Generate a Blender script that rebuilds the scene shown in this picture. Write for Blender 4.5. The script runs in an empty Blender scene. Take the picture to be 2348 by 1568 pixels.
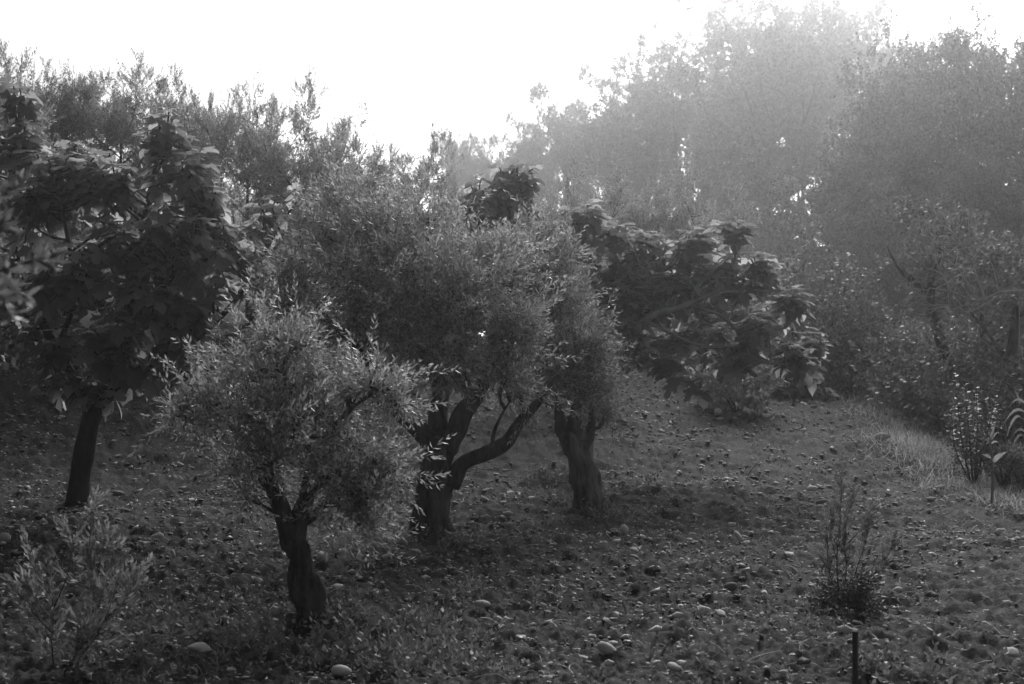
import bpy, math, random
import numpy as np
from mathutils import Matrix, Vector

S = bpy.context.scene
COL = S.collection
R = math.radians

# ------------------------------------------------------------------ camera, sky, sun, exposure
EYE = 1.65                      # eye height above the near soil
FPX, CX, CY = 3260.0, 1173.5, 784.0   # 50 mm lens: focal length and centre in pixels of a 2347 x 1568 frame
cam = bpy.data.cameras.new('camera'); cam_o = bpy.data.objects.new('camera', cam); COL.objects.link(cam_o)
cam_o.location = (0, 0, EYE); cam_o.rotation_euler = (R(90), 0, 0)
cam.lens = 50; cam.sensor_width = 36; cam.clip_start = 0.1; cam.clip_end = 2000
cam.dof.use_dof = True; cam.dof.focus_distance = 11.0; cam.dof.aperture_fstop = 4.0
S.camera = cam_o

SUN_EL, SUN_AZ = 33.0, 12.0     # degrees above the horizon, degrees right of straight ahead
w = bpy.data.worlds.new('World'); S.world = w; w.use_nodes = True
nt = w.node_tree; nt.nodes.clear()
sky = nt.nodes.new('ShaderNodeTexSky'); sky.sky_type = 'NISHITA'; sky.sun_disc = False
sky.sun_elevation = R(SUN_EL); sky.sun_rotation = R(SUN_AZ); sky.dust_density = 1.2; sky.air_density = 0.2
bw = nt.nodes.new('ShaderNodeRGBToBW')            # a black-and-white photograph: the sky keeps its brightness, loses its hue
bg = nt.nodes.new('ShaderNodeBackground'); bg.inputs[1].default_value = 0.09
out = nt.nodes.new('ShaderNodeOutputWorld')
nt.links.new(sky.outputs[0], bw.inputs[0]); nt.links.new(bw.outputs[0], bg.inputs[0]); nt.links.new(bg.outputs[0], out.inputs[0])
sun = bpy.data.lights.new('sun', 'SUN'); sun_o = bpy.data.objects.new('sun', sun); COL.objects.link(sun_o)
sun.energy = 1.4; sun.angle = R(40); sun.color = (1, 1, 1)
_sd = Vector((math.sin(R(SUN_AZ)) * math.cos(R(SUN_EL)), math.cos(R(SUN_AZ)) * math.cos(R(SUN_EL)), math.sin(R(SUN_EL))))
sun_o.rotation_euler = (-_sd).to_track_quat('-Z', 'Y').to_euler()
HAZE_DENSITY, HAZE_G = 0.0024, 0.875

S.view_settings.view_transform = 'Standard'; S.view_settings.look = 'None'
S.view_settings.gamma = 1; S.view_settings.use_curve_mapping = False
S.view_settings.exposure = 1.6
S.render.engine = 'CYCLES'
cy = S.cycles
cy.use_denoising = True
try: cy.denoiser = 'OPENIMAGEDENOISE'; cy.denoising_input_passes = 'RGB_ALBEDO_NORMAL'; cy.denoising_prefilter = 'ACCURATE'
except Exception: pass
cy.max_bounces = 6; cy.diffuse_bounces = 3; cy.glossy_bounces = 2; cy.transmission_bounces = 4; cy.transparent_max_bounces = 8; cy.volume_bounces = 0
cy.sample_clamp_indirect = 4.0
cy.use_adaptive_sampling = False

# ------------------------------------------------------------------ small maths
rng = np.random.default_rng(7)
def ss(t):
    t = np.clip(t, 0, 1); return t * t * (3 - 2 * t)
def _hash(i, j, s):
    i = i.astype(np.int64); j = j.astype(np.int64)
    h = (i * 374761393 + j * 668265263 + s * 2147483647 + 1013904223) & 0xFFFFFFFF
    h = ((h ^ (h >> 13)) * 1274126177) & 0xFFFFFFFF
    h = (h ^ (h >> 16)) & 0xFFFFFFFF
    return h / 4294967295.0
def vnoise(x, y, s=0):
    xi = np.floor(x); yi = np.floor(y); u = x - xi; v = y - yi
    u = u * u * (3 - 2 * u); v = v * v * (3 - 2 * v)
    a = _hash(xi, yi, s); b = _hash(xi + 1, yi, s); c = _hash(xi, yi + 1, s); d = _hash(xi + 1, yi + 1, s)
    return a + (b - a) * u + (c - a) * v + (a - b - c + d) * u * v
_tx = np.linspace(-60, 60, 1201)
_tz = np.interp(_tx, [-60, -12, -8, -4.2, 1.67, 3.5, 5.7, 8, 14, 60], [4.6, 3.9, 3.1, 2.35, 1.33, .94, .69, .3, 0, 0])
_tz = np.convolve(np.pad(_tz, 10, mode='edge'), np.ones(21) / 21, mode='valid')
_py = [-9e3, 8, 10, 12, 13.3, 15.5, 18, 20, 22, 23.5, 9e3]
_pp = [0, 0, .02, .05, .08, .17, .45, .74, .95, 1, 1]
_ty = np.linspace(0, 60, 1201); _tp = np.interp(_ty, _py, _pp)
_tp = np.convolve(np.pad(_tp, 15, mode='edge'), np.ones(31) / 31, mode='valid')
def base_z(x, y):
    x = np.asarray(x, float); y = np.asarray(y, float)
    z = np.interp(x, _tx, _tz) * np.interp(y, _ty, _tp)
    z = z - ss((y - 23) / 14) * np.interp(x, [-10, 0, 4, 30], [0, .5, 1.1, .6])
    z = z - 1.3 * ss((x - 5.0) / 3.5) * ss((y + 2) / 8) + 0.9 * ss((x - 14) / 8)
    return z
def soil_z(x, y):
    z = base_z(x, y)
    z = z + 0.10 * (vnoise(x * .9, y * .9, 1) - .5)
    cl = vnoise(x * 7 + 3, y * 7, 2); z = z + 0.055 * np.clip(cl - .42, 0, 1) * 1.6
    c2 = np.abs(vnoise(x * 16, y * 16, 3) - .5) * 2; z = z + 0.034 * (1 - c2) ** 1.4
    z = z + 0.026 * vnoise(x * 34, y * 34, 4) + 0.018 * vnoise(x * 75, y * 75, 5)
    return z - 0.05
def pt(dx, dy, d):
    return np.array([(dx - CX) / FPX * d, d, EYE - (dy - CY) / FPX * d])
def hit(dx, dy):
    """where the sight line through a pixel meets the soil"""
    d = np.linspace(2.5, 60, 8000)
    g = base_z((dx - CX) / FPX * d, d) - (EYE - (dy - CY) / FPX * d)
    k = np.argmax(g > 0) if (g > 0).any() else len(d) - 1
    return float(d[k])
def on_soil(x, y): return float(base_z(x, y))
def norm(v): return v / np.maximum(np.linalg.norm(v, axis=-1, keepdims=True), 1e-9)

# ------------------------------------------------------------------ mesh building
class MB:
    """collects vertices and faces (any fixed face size per batch) and links them as one mesh object"""
    def __init__(s): s.V = []; s.F = []; s.n = 0
    def add(s, V, F):
        V = np.asarray(V, float).reshape(-1, 3); F = np.asarray(F, np.int64)
        s.V.append(V); s.F.append(F + s.n); s.n += len(V)
    def mesh(s, name, mat, origin=(0, 0, 0), smooth=True):
        me = bpy.data.meshes.new(name)
        V = np.concatenate(s.V) - np.asarray(origin, float)
        loops = np.concatenate([f.reshape(-1) for f in s.F])
        tot = np.concatenate([np.full(len(f), f.shape[1]) for f in s.F])
        start = np.concatenate([[0], np.cumsum(tot)[:-1]])
        me.vertices.add(len(V)); me.vertices.foreach_set('co', V.astype(np.float32).ravel())
        me.loops.add(len(loops)); me.loops.foreach_set('vertex_index', loops.astype(np.int32))
        me.polygons.add(len(tot)); me.polygons.foreach_set('loop_start', start.astype(np.int32))
        try: me.polygons.foreach_set('loop_total', tot.astype(np.int32))
        except Exception: pass
        me.update(calc_edges=True); me.validate()
        if smooth: me.polygons.foreach_set('use_smooth', np.ones(len(me.polygons), bool))
        if mat: me.materials.append(mat)
        return me
    def build(s, name, mat, parent=None, smooth=True, kind=None):
        org = parent_loc(parent)
        o = bpy.data.objects.new(name, s.mesh(name, mat, org, smooth)); COL.objects.link(o)
        if parent: o.parent = parent
        if kind: o['kind'] = kind
        return o
def parent_loc(p):
    z = np.zeros(3)
    while p is not None: z = z + np.array(p.location); p = p.parent
    return z
def tag(o, label, cat, group=None):
    o['label'] = label; o['category'] = cat
    if group: o['group'] = group
    return o
def thing(name, label, cat, loc, group=None):
    o = bpy.data.objects.new(name, None); COL.objects.link(o); o.location = loc; o.empty_display_size = .2
    return tag(o, label, cat, group)
def spline(P, n):
    P = np.asarray(P, float); k = len(P)
    if k == 2: t = np.linspace(0, 1, n)[:, None]; return P[0] + (P[1] - P[0]) * t
    Q = np.vstack([2 * P[0] - P[1], P, 2 * P[-1] - P[-2]])
    u = np.linspace(0, k - 1 - 1e-6, n); i = u.astype(int); t = (u - i)[:, None]
    a, b, c, d = Q[i], Q[i + 1], Q[i + 2], Q[i + 3]
    return .5 * (2 * b + (c - a) * t + (2 * a - 5 * b + 4 * c - d) * t ** 2 + (3 * b - 3 * c + d - a) * t ** 3)
def tube(mb, P, rad, sides=8, n=12, bump=0.0, seed=0, cap=True):
    rad = np.asarray(rad, float)
    C = spline(P, n); r = np.interp(np.linspace(0, 1, n), np.linspace(0, 1, len(rad)), rad)
    T = norm(np.gradient(C, axis=0))
    ref = np.array([0.31, 0.95, 0.05]); A = norm(np.cross(T, ref)); B = np.cross(T, A)
    th = np.linspace(0, 2 * math.pi, sides, endpoint=False)
    rr = r[:, None] * np.ones((1, sides))
    if bump:
        ph = rng.uniform(0, 6.28, 6); z = np.linspace(0, 1, n)[:, None]
        rr = rr * (1 + bump * (.5 * np.sin(3 * th + ph[0] + 2.5 * z) + .35 * np.sin(5 * th + ph[1] - 4 * z) + .3 * np.sin(2 * th + 9 * z + ph[2])
                   + .5 * (vnoise(th[None] * 3 + ph[3] * 9, z * n * .55, seed) - .5) + .35 * np.sin(16 * z + 2 * th + ph[4])))
    V = C[:, None, :] + rr[..., None] * (np.cos(th)[None, :, None] * A[:, None, :] + np.sin(th)[None, :, None] * B[:, None, :])
    i = np.arange(n - 1)[:, None]; j = np.arange(sides)[None]
    F = np.stack([i * sides + j, i * sides + (j + 1) % sides, (i + 1) * sides + (j + 1) % sides, (i + 1) * sides + j], -1).reshape(-1, 4)
    mb.add(V, F)
    if cap:
        k = np.arange(sides)
        tip = C[-1] + T[-1] * r[-1] * .5
        mb.add(np.vstack([V[-1], tip]), np.stack([k, (k + 1) % sides, np.full(sides, sides)], -1))
    return C
def frames(D, roll):
    """rotation matrices whose third axis is D"""
    D = norm(D); up = np.where(np.abs(D[:, 2:3]) > .95, np.array([[1., 0, 0]]), np.array([[0, 0, 1.]]))
    X = norm(np.cross(up, D)); Y = np.cross(D, X)
    c, s = np.cos(roll)[:, None], np.sin(roll)[:, None]
    return np.stack([X * c + Y * s, -X * s + Y * c, D], axis=2)
def scatter(mb, protos, Pn, D, scale, roll=None):
    """one copy of a random prototype (V, F) at each point, its z axis along D"""
    Pn = np.asarray(Pn); n = len(Pn)
    if n == 0: return
    roll = rng.uniform(0, 6.283, n) if roll is None else roll
    M = frames(D, roll); which = rng.integers(0, len(protos), n); scale = np.broadcast_to(scale, (n,))
    for k, (V, F) in enumerate(protos):
        m = which == k
        if not m.any(): continue
        W = np.einsum('nij,vj->nvi', M[m], V) * scale[m][:, None, None] + Pn[m][:, None, :]
        G = F[None] + (np.arange(m.sum()) * len(V))[:, None, None]
        mb.add(W.reshape(-1, 3), G.reshape(-1, F.shape[1]))

# ------------------------------------------------------------------ materials (all grey: the photograph is black and white)
def newmat(name):
    m = bpy.data.materials.new(name); m.use_nodes = True; t = m.node_tree; t.nodes.clear()
    return m, t, (lambda ty: t.nodes.new(ty)), t.links.new
def leafmat(name, top, under, var=.35, trans=.3, rough=.42, spec=.45, per_object=False):
    m, t, N, L = newmat(name)
    o = N('ShaderNodeOutputMaterial'); mix = N('ShaderNodeMixShader'); p = N('ShaderNodeBsdfPrincipled'); tr = N('ShaderNodeBsdfTranslucent')
    g = N('ShaderNodeNewGeometry'); mr = N('ShaderNodeMapRange'); mr.inputs[3].default_value = 1 - var; mr.inputs[4].default_value = 1 + var
    if per_object: oi = N('ShaderNodeObjectInfo'); L(oi.outputs['Random'], mr.inputs[0])
    else: L(g.outputs['Random Per Island'], mr.inputs[0])
    side = N('ShaderNodeMapRange'); side.inputs[3].default_value = top; side.inputs[4].default_value = under
    L(g.outputs['Backfacing'], side.inputs[0])
    mul = N('ShaderNodeMath'); mul.operation = 'MULTIPLY'; L(mr.outputs[0], mul.inputs[0]); L(side.outputs[0], mul.inputs[1])
    L(mul.outputs[0], p.inputs['Base Color']); p.inputs['Roughness'].default_value = rough; p.inputs['Specular IOR Level'].default_value = spec
    m2 = N('ShaderNodeMath'); m2.operation = 'MULTIPLY'; m2.inputs[1].default_value = top * 2.2; L(mr.outputs[0], m2.inputs[0]); L(m2.outputs[0], tr.inputs[0])
    mix.inputs[0].default_value = trans; L(p.outputs[0], mix.inputs[1]); L(tr.outputs[0], mix.inputs[2]); L(mix.outputs[0], o.inputs[0])
    return m
def barkmat(name, lo, hi, scale=14, bump=.8, stretch=.22):
    m, t, N, L = newmat(name)
    o = N('ShaderNodeOutputMaterial'); p = N('ShaderNodeBsdfPrincipled'); tc = N('ShaderNodeTexCoord'); mp = N('ShaderNodeMapping')
    mp.inputs['Scale'].default_value = (1, 1, stretch); n1 = N('ShaderNodeTexNoise'); n1.inputs['Scale'].default_value = scale; n1.inputs['Detail'].default_value = 8
    n1.inputs['Roughness'].default_value = .65
    cr = N('ShaderNodeMapRange'); cr.inputs[1].default_value = .35; cr.inputs[2].default_value = .68; cr.inputs[3].default_value = lo; cr.inputs[4].default_value = hi
    b = N('ShaderNodeBump'); b.inputs['Strength'].default_value = bump; b.inputs['Distance'].default_value = .03
    L(tc.outputs['Object'], mp.inputs[0]); L(mp.outputs[0], n1.inputs['Vector']); L(n1.outputs[0], cr.inputs[0]); L(cr.outputs[0], p.inputs['Base Color'])
    L(n1.outputs[0], b.inputs['Height']); L(b.outputs[0], p.inputs['Normal']); p.inputs['Roughness'].default_value = .9; p.inputs['Specular IOR Level'].default_value = .2
    L(p.outputs[0], o.inputs[0]); return m
def soilmat():
    m, t, N, L = newmat('tilled_soil')
    o = N('ShaderNodeOutputMaterial'); p = N('ShaderNodeBsdfPrincipled'); tc = N('ShaderNodeTexCoord')
    n1 = N('ShaderNodeTexNoise'); n1.inputs['Scale'].default_value = 22; n1.inputs['Detail'].default_value = 9; n1.inputs['Roughness'].default_value = .7
    n2 = N('ShaderNodeTexNoise'); n2.inputs['Scale'].default_value = 1.1; n2.inputs['Detail'].default_value = 4
    vo = N('ShaderNodeTexVoronoi'); vo.inputs['Scale'].default_value = 38
    for x in (n1, n2, vo): L(tc.outputs['Object'], x.inputs['Vector'])
    a = N('ShaderNodeMapRange'); a.inputs[1].default_value = .32; a.inputs[2].default_value = .72; a.inputs[3].default_value = .011; a.inputs[4].default_value = .06; L(n1.outputs[0], a.inputs[0])
    c = N('ShaderNodeMapRange'); c.inputs[1].default_value = .3; c.inputs[2].default_value = .7; c.inputs[3].default_value = .75; c.inputs[4].default_value = 1.25; L(n2.outputs[0], c.inputs[0])
    v = N('ShaderNodeSeparateColor'); L(vo.outputs['Color'], v.inputs[0])
    v2 = N('ShaderNodeMapRange'); v2.inputs[3].default_value = .6; v2.inputs[4].default_value = 1.5; L(v.outputs[0], v2.inputs[0])
    mu = N('ShaderNodeMath'); mu.operation = 'MULTIPLY'; L(a.outputs[0], mu.inputs[0]); L(c.outputs[0], mu.inputs[1])
    mu2 = N('ShaderNodeMath'); mu2.operation = 'MULTIPLY'; L(mu.outputs[0], mu2.inputs[0]); L(v2.outputs[0], mu2.inputs[1])
    L(mu2.outputs[0], p.inputs['Base Color']); p.inputs['Roughness'].default_value = .92; p.inputs['Specular IOR Level'].default_value = .25
    b = N('ShaderNodeBump'); b.inputs['Strength'].default_value = .9; b.inputs['Distance'].default_value = .02
    L(n1.outputs[0], b.inputs['Height']); L(b.outputs[0], p.inputs['Normal']); L(p.outputs[0], o.inputs[0]); return m
def stonemat(name, lo, hi, per_object=True, scale=30):
    m, t, N, L = newmat(name)
    o = N('ShaderNodeOutputMaterial'); p = N('ShaderNodeBsdfPrincipled'); tc = N('ShaderNodeTexCoord')
    n1 = N('ShaderNodeTexNoise'); n1.inputs['Scale'].default_value = scale; n1.inputs['Detail'].default_value = 7; L(tc.outputs['Object'], n1.inputs['Vector'])
    rr = N('ShaderNodeMapRange'); rr.inputs[3].default_value = lo; rr.inputs[4].default_value = hi
    if per_object: oi = N('ShaderNodeObjectInfo'); L(oi.outputs['Random'], rr.inputs[0])
    else: g = N('ShaderNodeNewGeometry'); L(g.outputs['Random Per Island'], rr.inputs[0])
    a = N('ShaderNodeMapRange'); a.inputs[1].default_value = .3; a.inputs[2].default_value = .7; a.inputs[3].default_value = .65; a.inputs[4].default_value = 1.2; L(n1.outputs[0], a.inputs[0])
    mu = N('ShaderNodeMath'); mu.operation = 'MULTIPLY'; L(a.outputs[0], mu.inputs[0]); L(rr.outputs[0], mu.inputs[1]); L(mu.outputs[0], p.inputs['Base Color'])
    b = N('ShaderNodeBump'); b.inputs['Strength'].default_value = .35; b.inputs['Distance'].default_value = .01; L(n1.outputs[0], b.inputs['Height']); L(b.outputs[0], p.inputs['Normal'])
    p.inputs['Roughness'].default_value = .75; p.inputs['Specular IOR Level'].default_value = .35; L(p.outputs[0], o.inputs[0]); return m

M_OLIVE = leafmat('olive_leaf', .15, .40, .65, .42, .38, .5)
M_OLIVE_PALE = leafmat('young_olive_leaf', .16, .40, .6, .42, .38, .5)
M_OLIVE_OBJ = leafmat('near_olive_leaf', .12, .24, .4, .3, .55, .3, True)
M_FIG = leafmat('fig_leaf', .20, .21, .45, .5, .7, .22)
M_FIG_OBJ = leafmat('fig_leaf_single', .20, .21, .5, .5, .7, .22, True)
M_POPLAR = leafmat('poplar_leaf', .12, .15, .4, .35, .5, .35)
M_DARK = leafmat('alder_leaf', .08, .11, .45, .3, .5, .35)
M_ROUND = leafmat('round_leaf', .075, .10, .35, .25, .45, .4, True)
M_ROUND_ST = leafmat('round_leaf_mass', .07, .11, .5, .25, .45, .4)
M_GRASS = leafmat('grass_blade', .27, .28, .7, .4, .6, .3)
M_WEED = leafmat('weed_leaf', .10, .13, .5, .3, .5, .35)
M_WEEDD = leafmat('dark_weed_leaf', .035, .05, .5, .2, .5, .3)
M_STRAW = leafmat('dry_straw', .24, .24, .6, .15, .7, .2)
M_LITTER = leafmat('leaf_litter', .20, .24, .95, .3, .7, .25)
M_CANE = leafmat('cane_leaf', .17, .19, .4, .3, .5, .35, True)
M_BARK = barkmat('olive_bark', .015, .12, 16, 1.0)
M_BARKP = barkmat('old_olive_bark', .03, .2, 13, 1.0)
M_FIGBARK = barkmat('fig_bark', .03, .075, 9, .4, .5)
M_FIGPALE = barkmat('pale_fig_bark', .18, .3, 9, .3, .5)
M_POPBARK = barkmat('poplar_bark', .08, .17, 6, .5, .3)
M_DEAD = barkmat('dead_wood', .22, .34, 20, .4, .3)
M_POST = barkmat('weathered_post', .05, .10, 22, .7, .12)
M_POSTP = barkmat('pale_post', .2, .3, 22, .5, .12)
M_SOIL = soilmat()
M_STONE = stonemat('field_stone', .44, .62)
M_STONE_D = stonemat('dark_field_stone', .12, .2)
M_GRAVEL = stonemat('soil_clods', .06, .60, False, 60)

# ------------------------------------------------------------------ soil: one sheet from under the camera to the horizon
def build_ground():
    a_in = np.linspace(-.60, .60, 640); a_out = np.linspace(.60, 2 * math.pi - .60, 110)[1:-1]
    ang = np.concatenate([a_in, a_out]); na = len(ang)
    r1 = np.linspace(.05, 4.2, 24, endpoint=False)
    q = np.linspace(0, 1, 420, endpoint=False); r2 = 1 / (1 / 4.2 + (1 / 27 - 1 / 4.2) * q); r2 = .55 * r2 + .45 * (4.2 * (27 / 4.2) ** q)
    r3 = np.geomspace(27, 260, 60)
    rad = np.concatenate([r1, r2, r3]); nr = len(rad)
    X = rad[:, None] * np.sin(ang)[None]; Y = rad[:, None] * np.cos(ang)[None]
    fine = np.where(np.arange(na) < len(a_in), ss((.60 - np.abs(ang)) / .05), 0.0)[None] * (1 - ss((rad - 30) / 40))[:, None]
    B = base_z(X.ravel(), Y.ravel()).reshape(X.shape); Z = B + (soil_z(X.ravel(), Y.ravel()).reshape(X.shape) - B) * fine
    V = np.stack([X, Y, Z], -1).reshape(-1, 3)
    i = np.arange(nr - 1)[:, None]; j = np.arange(na)[None]
    F = np.stack([i * na + j, i * na + (j + 1) % na, (i + 1) * na + (j + 1) % na, (i + 1) * na + j], -1).reshape(-1, 4)[:, ::-1]
    mb = MB(); mb.add(V, F)
    k = np.arange(na); mb.add(np.vstack([V[:na], [0, 0, V[:na, 2].mean()]]), np.stack([k, (k + 1) % na, np.full(na, na)], -1)[:, ::-1])
    o = mb.build('soil_ground', M_SOIL, kind='structure')
    return o
build_ground()

# ------------------------------------------------------------------ leaves and shoots
def olive_leaf(l, wd, hexa, bend=.12):
    if hexa: V = np.array([[0, 0, 0], [-.42, .3, .02], [-.46, .62, .0], [0, 1, -bend], [.46, .62, .0], [.42, .3, .02]]) * [wd, l, l]; F = np.array([[0, 5, 4, 3, 2, 1]])
    else: V = np.array([[0, 0, 0], [-.5, .5, .0], [0, 1, -bend], [.5, .5, .0]]) * [wd, l, l]; F = np.array([[0, 3, 2, 1]])
    return V, F
def make_shoot(r, pairs, length, ll, lw, hexa=False, angle=(35, 65), two=2):
    """a leafy shoot along +z: pairs of narrow leaves round a thin stem"""
    VV, FF, n = [], [], 0
    bx, by = r.normal(0, .12, 2)
    for k in range(pairs):
        t = (k + .6) / pairs; z = t * length; off = np.array([bx * z * t, by * z * t, z])
        for s in range(two):
            az = k * 1.571 + s * 3.1416 * (2 / two) + r.normal(0, .3); el = R(r.uniform(*angle)) * (1.05 - .45 * t)
            l = ll * r.uniform(.75, 1.15) * (1.0 - .35 * max(0, t - .7) / .3)
            V, F = olive_leaf(l, lw * r.uniform(.85, 1.15), hexa, r.uniform(-.05, .25))
            d = np.array([math.sin(el) * math.cos(az), math.sin(el) * math.sin(az), math.cos(el)])
            side = norm(np.cross([0, 0, 1.], d)); side = norm(side + r.normal(0, .35, 3)); nn = norm(np.cross(side, d))
            side = np.cross(d, nn)
            W = V[:, :1] * side + V[:, 1:2] * d + V[:, 2:3] * nn + off
            VV.append(W); FF.append(F + n); n += len(W)
    return np.vstack(VV), np.vstack(FF)
def shoots(seed, count, *a, **k):
    r = np.random.default_rng(seed); return [make_shoot(r, *a, **k) for _ in range(count)]
OL_NEAR = shoots(1, 18, 6, .19, .058, .0138, angle=(25, 85))
OL_PALE = shoots(5, 18, 6, .15, .048, .0115, angle=(25, 85))
OL_FAR = shoots(2, 8, 9, .26, .075, .017)
POP = shoots(3, 8, 4, .22, .085, .075, angle=(40, 90))
ALD = shoots(4, 8, 4, .20, .075, .055, angle=(40, 90))

def ellipsoid_shoots(c, rad, n, tufts, r, up=.5, out_=.8, noise=.55, core=.25, tsd=.17):
    """shoot bases and directions for one clump: several tufts on and inside an ellipsoid"""
    u = norm(r.normal(size=(tufts, 3))); q = r.uniform(core, 1, (tufts, 1)) ** .6
    tc = u * q * .78
    k = r.integers(0, tufts, n); p = tc[k] + r.normal(size=(n, 3)) * tsd
    d = norm(p - tc[k] * .35) * out_ + np.array([0, 0, up]) + r.normal(size=(n, 3)) * noise
    return c + p * rad, d

def wood(mb_list, limbs, base_d, px, sides=9, bump=.12):
    """limbs: lists of (Dx, Dy, depth offset, width in px)"""
    Cs = []
    for L in limbs:
        P = np.array([pt(a, b, base_d + c) for a, b, c, _ in L]); rad = [max(.004, q / 2 / FPX * base_d) for *_, q in L]
        mb = MB(); Cs.append(tube(mb, P, rad, sides, max(10, 9 * len(L)), bump, len(Cs)))
        mb_list.append(mb)
    return np.vstack(Cs)

def photo_olive(name, label, base, trunk, limbs, clumps, protos, density, seed, leafm=M_OLIVE, group=None, thick=.9, d=None, scale=1.0, twig=True, up=.5, bark=None):
    """an olive whose trunk, limbs and foliage clumps stand where the photograph shows them"""
    r = np.random.default_rng(seed)
    d0 = hit(*base) if d is None else d
    b = pt(base[0], base[1], d0); b[2] = on_soil(b[0], b[1])
    root = thing(name, label, 'tree', b, group)
    ms = []; wood(ms, [trunk], d0, 1, 26, .3)
    # flare of roots at the foot
    foot = pt(trunk[0][0], trunk[0][1], d0); foot[2] = on_soil(foot[0], foot[1]); r0 = trunk[0][3] / 2 / FPX * d0
    for k in range(6):
        a = k * 1.05 + r.uniform(-.3, .3)
        e = foot + np.array([math.cos(a), math.sin(a), 0]) * r0 * r.uniform(1.15, 1.5); e[2] = on_soil(e[0], e[1]) - .05
        tube(ms[0], [foot + [0, 0, r0 * 1.8], foot + (e - foot) * .45 + [0, 0, r0 * .35], e], [r0 * .5, r0 * .5, r0 * .15], 8, 8, .12, k)
    ms[0].build('trunk', bark or M_BARK, root)
    lm = []; C = wood(lm, limbs, d0, 1, 10, .14)
    for m in lm: m.build('branch', M_BARK, root)
    fol = MB(); tw = MB()
    for (x, y, rx, ry, dd) in clumps:
        c = pt(x, y, d0 + dd); sh = .30 * protos[0][0][:, 2].max() * scale; rad = np.array([max(rx / FPX * d0 - sh, .4 * rx / FPX * d0), 0, max(ry / FPX * d0 - sh, .4 * ry / FPX * d0)]); rad[1] = thick * .5 * (rad[0] + rad[2]) + .06
        vol = rad[0] * rad[1] * rad[2]
        n = max(60, int(density * (rad[0] * rad[2]) ** .5 * (rad[0] * rad[1] * rad[2]) ** (1 / 3) * 1050))
        p, dr = ellipsoid_shoots(c, rad, n, max(6, int(n / 34)), r, up=up, noise=.9, tsd=.24)
        scatter(fol, protos, p, dr, r.uniform(.75, 1.25, n) * scale)
        m = max(8, n // 11); u = norm(r.normal(size=(m, 3)) + [0, 0, .08]); q = c + u * (rad + .04) * r.uniform(.9, 1.1, (m, 1))
        for st_ in range(3):      # longer sprigs that break the outline of the clump
            scatter(fol, protos, q + u * st_ * .085 + np.array([0, 0, .02 * st_]), u + r.normal(0, .25, (m, 3)) + [0, 0, .35], r.uniform(.8, 1.25, m) * scale)
        if twig and c[2] > C[:, 2].min() + .22:
            k = np.argmin(np.linalg.norm(C - c - [0, 0, -.15], axis=1)); s = C[k]
            mid = (s + c) / 2 + r.normal(0, .06, 3)
            Cc = tube(tw, [s, mid, c], [.018, .013, .008], 5, 7)
            for q in r.choice(n, min(9, n), replace=False):
                tube(tw, [Cc[r.integers(2, 7)], (Cc[-1] + p[q]) / 2 + r.normal(0, .03, 3), p[q]], [.007, .005, .003], 4, 5, cap=False)
    if tw.V: tw.build('twigs', M_BARK, root, kind='stuff')
    fol.build('foliage', leafm, root, smooth=False, kind='stuff')
    return root

# --- front olive, pruned, on a dark gnarled trunk
photo_olive('olive_tree', 'small pruned olive with pale foliage and a dark crooked trunk, nearest of the three olives', (705, 1425),
    [(712, 1432, 0, 72), (712, 1375, 0, 66), (690, 1320, 0, 60), (690, 1270, 0, 50), (668, 1235, 0, 50), (662, 1205, 0, 44)],
    [[(668, 1255, 0, 46), (648, 1175, 0, 40), (628, 1125, -.02, 36), (603, 1090, -.03, 32)],
     [(646, 1170, 0, 22), (640, 1100, .02, 15), (633, 1035, .03, 10), (645, 960, .05, 7), (640, 880, .05, 5), (628, 790, .05, 4)],
     [(674, 1250, 0, 46), (685, 1185, .02, 42), (703, 1135, .03, 36), (700, 1105, .04, 20), (712, 1070, .05, 14), (760, 1000, .1, 9)],
     [(703, 1135, .03, 20), (745, 1100, .1, 12), (820, 1060, .1, 8), (890, 1040, .1, 5)],
     [(603, 1090, -.03, 20), (570, 1030, 0, 11), (500, 950, 0, 7), (440, 930, 0, 4)],
     [(712, 1070, .05, 12), (780, 960, 0, 9), (870, 890, -.1, 6)]],
    [(622, 775, 42, 50, .05), (690, 790, 45, 38, .05), (590, 850, 70, 50, 0), (660, 880, 110, 70, .1), (735, 915, 78, 50, .1), (490, 925, 70, 45, -.05), (430, 955, 55, 42, -.1),
     (580, 960, 110, 70, -.15), (690, 990, 110, 70, -.15), (540, 1050, 75, 60, 0), (620, 1060, 90, 45, -.3), (800, 900, 58, 36, 0), (870, 885, 62, 40, -.1), (905, 925, 40, 32, -.1),
     (795, 1010, 80, 58, .05), (855, 1050, 62, 52, 0), (890, 1090, 38, 34, 0), (760, 1090, 90, 60, -.1), (800, 1165, 70, 62, -.1), (838, 1215, 42, 44, -.1), (840, 1125, 45, 36, -.1), (570, 1130, 40, 45, .2), (740, 1160, 50, 40, .2)],
    OL_PALE, 3.9, 11, M_OLIVE_PALE, 'olive trees standing on the tilled slope')

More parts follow.
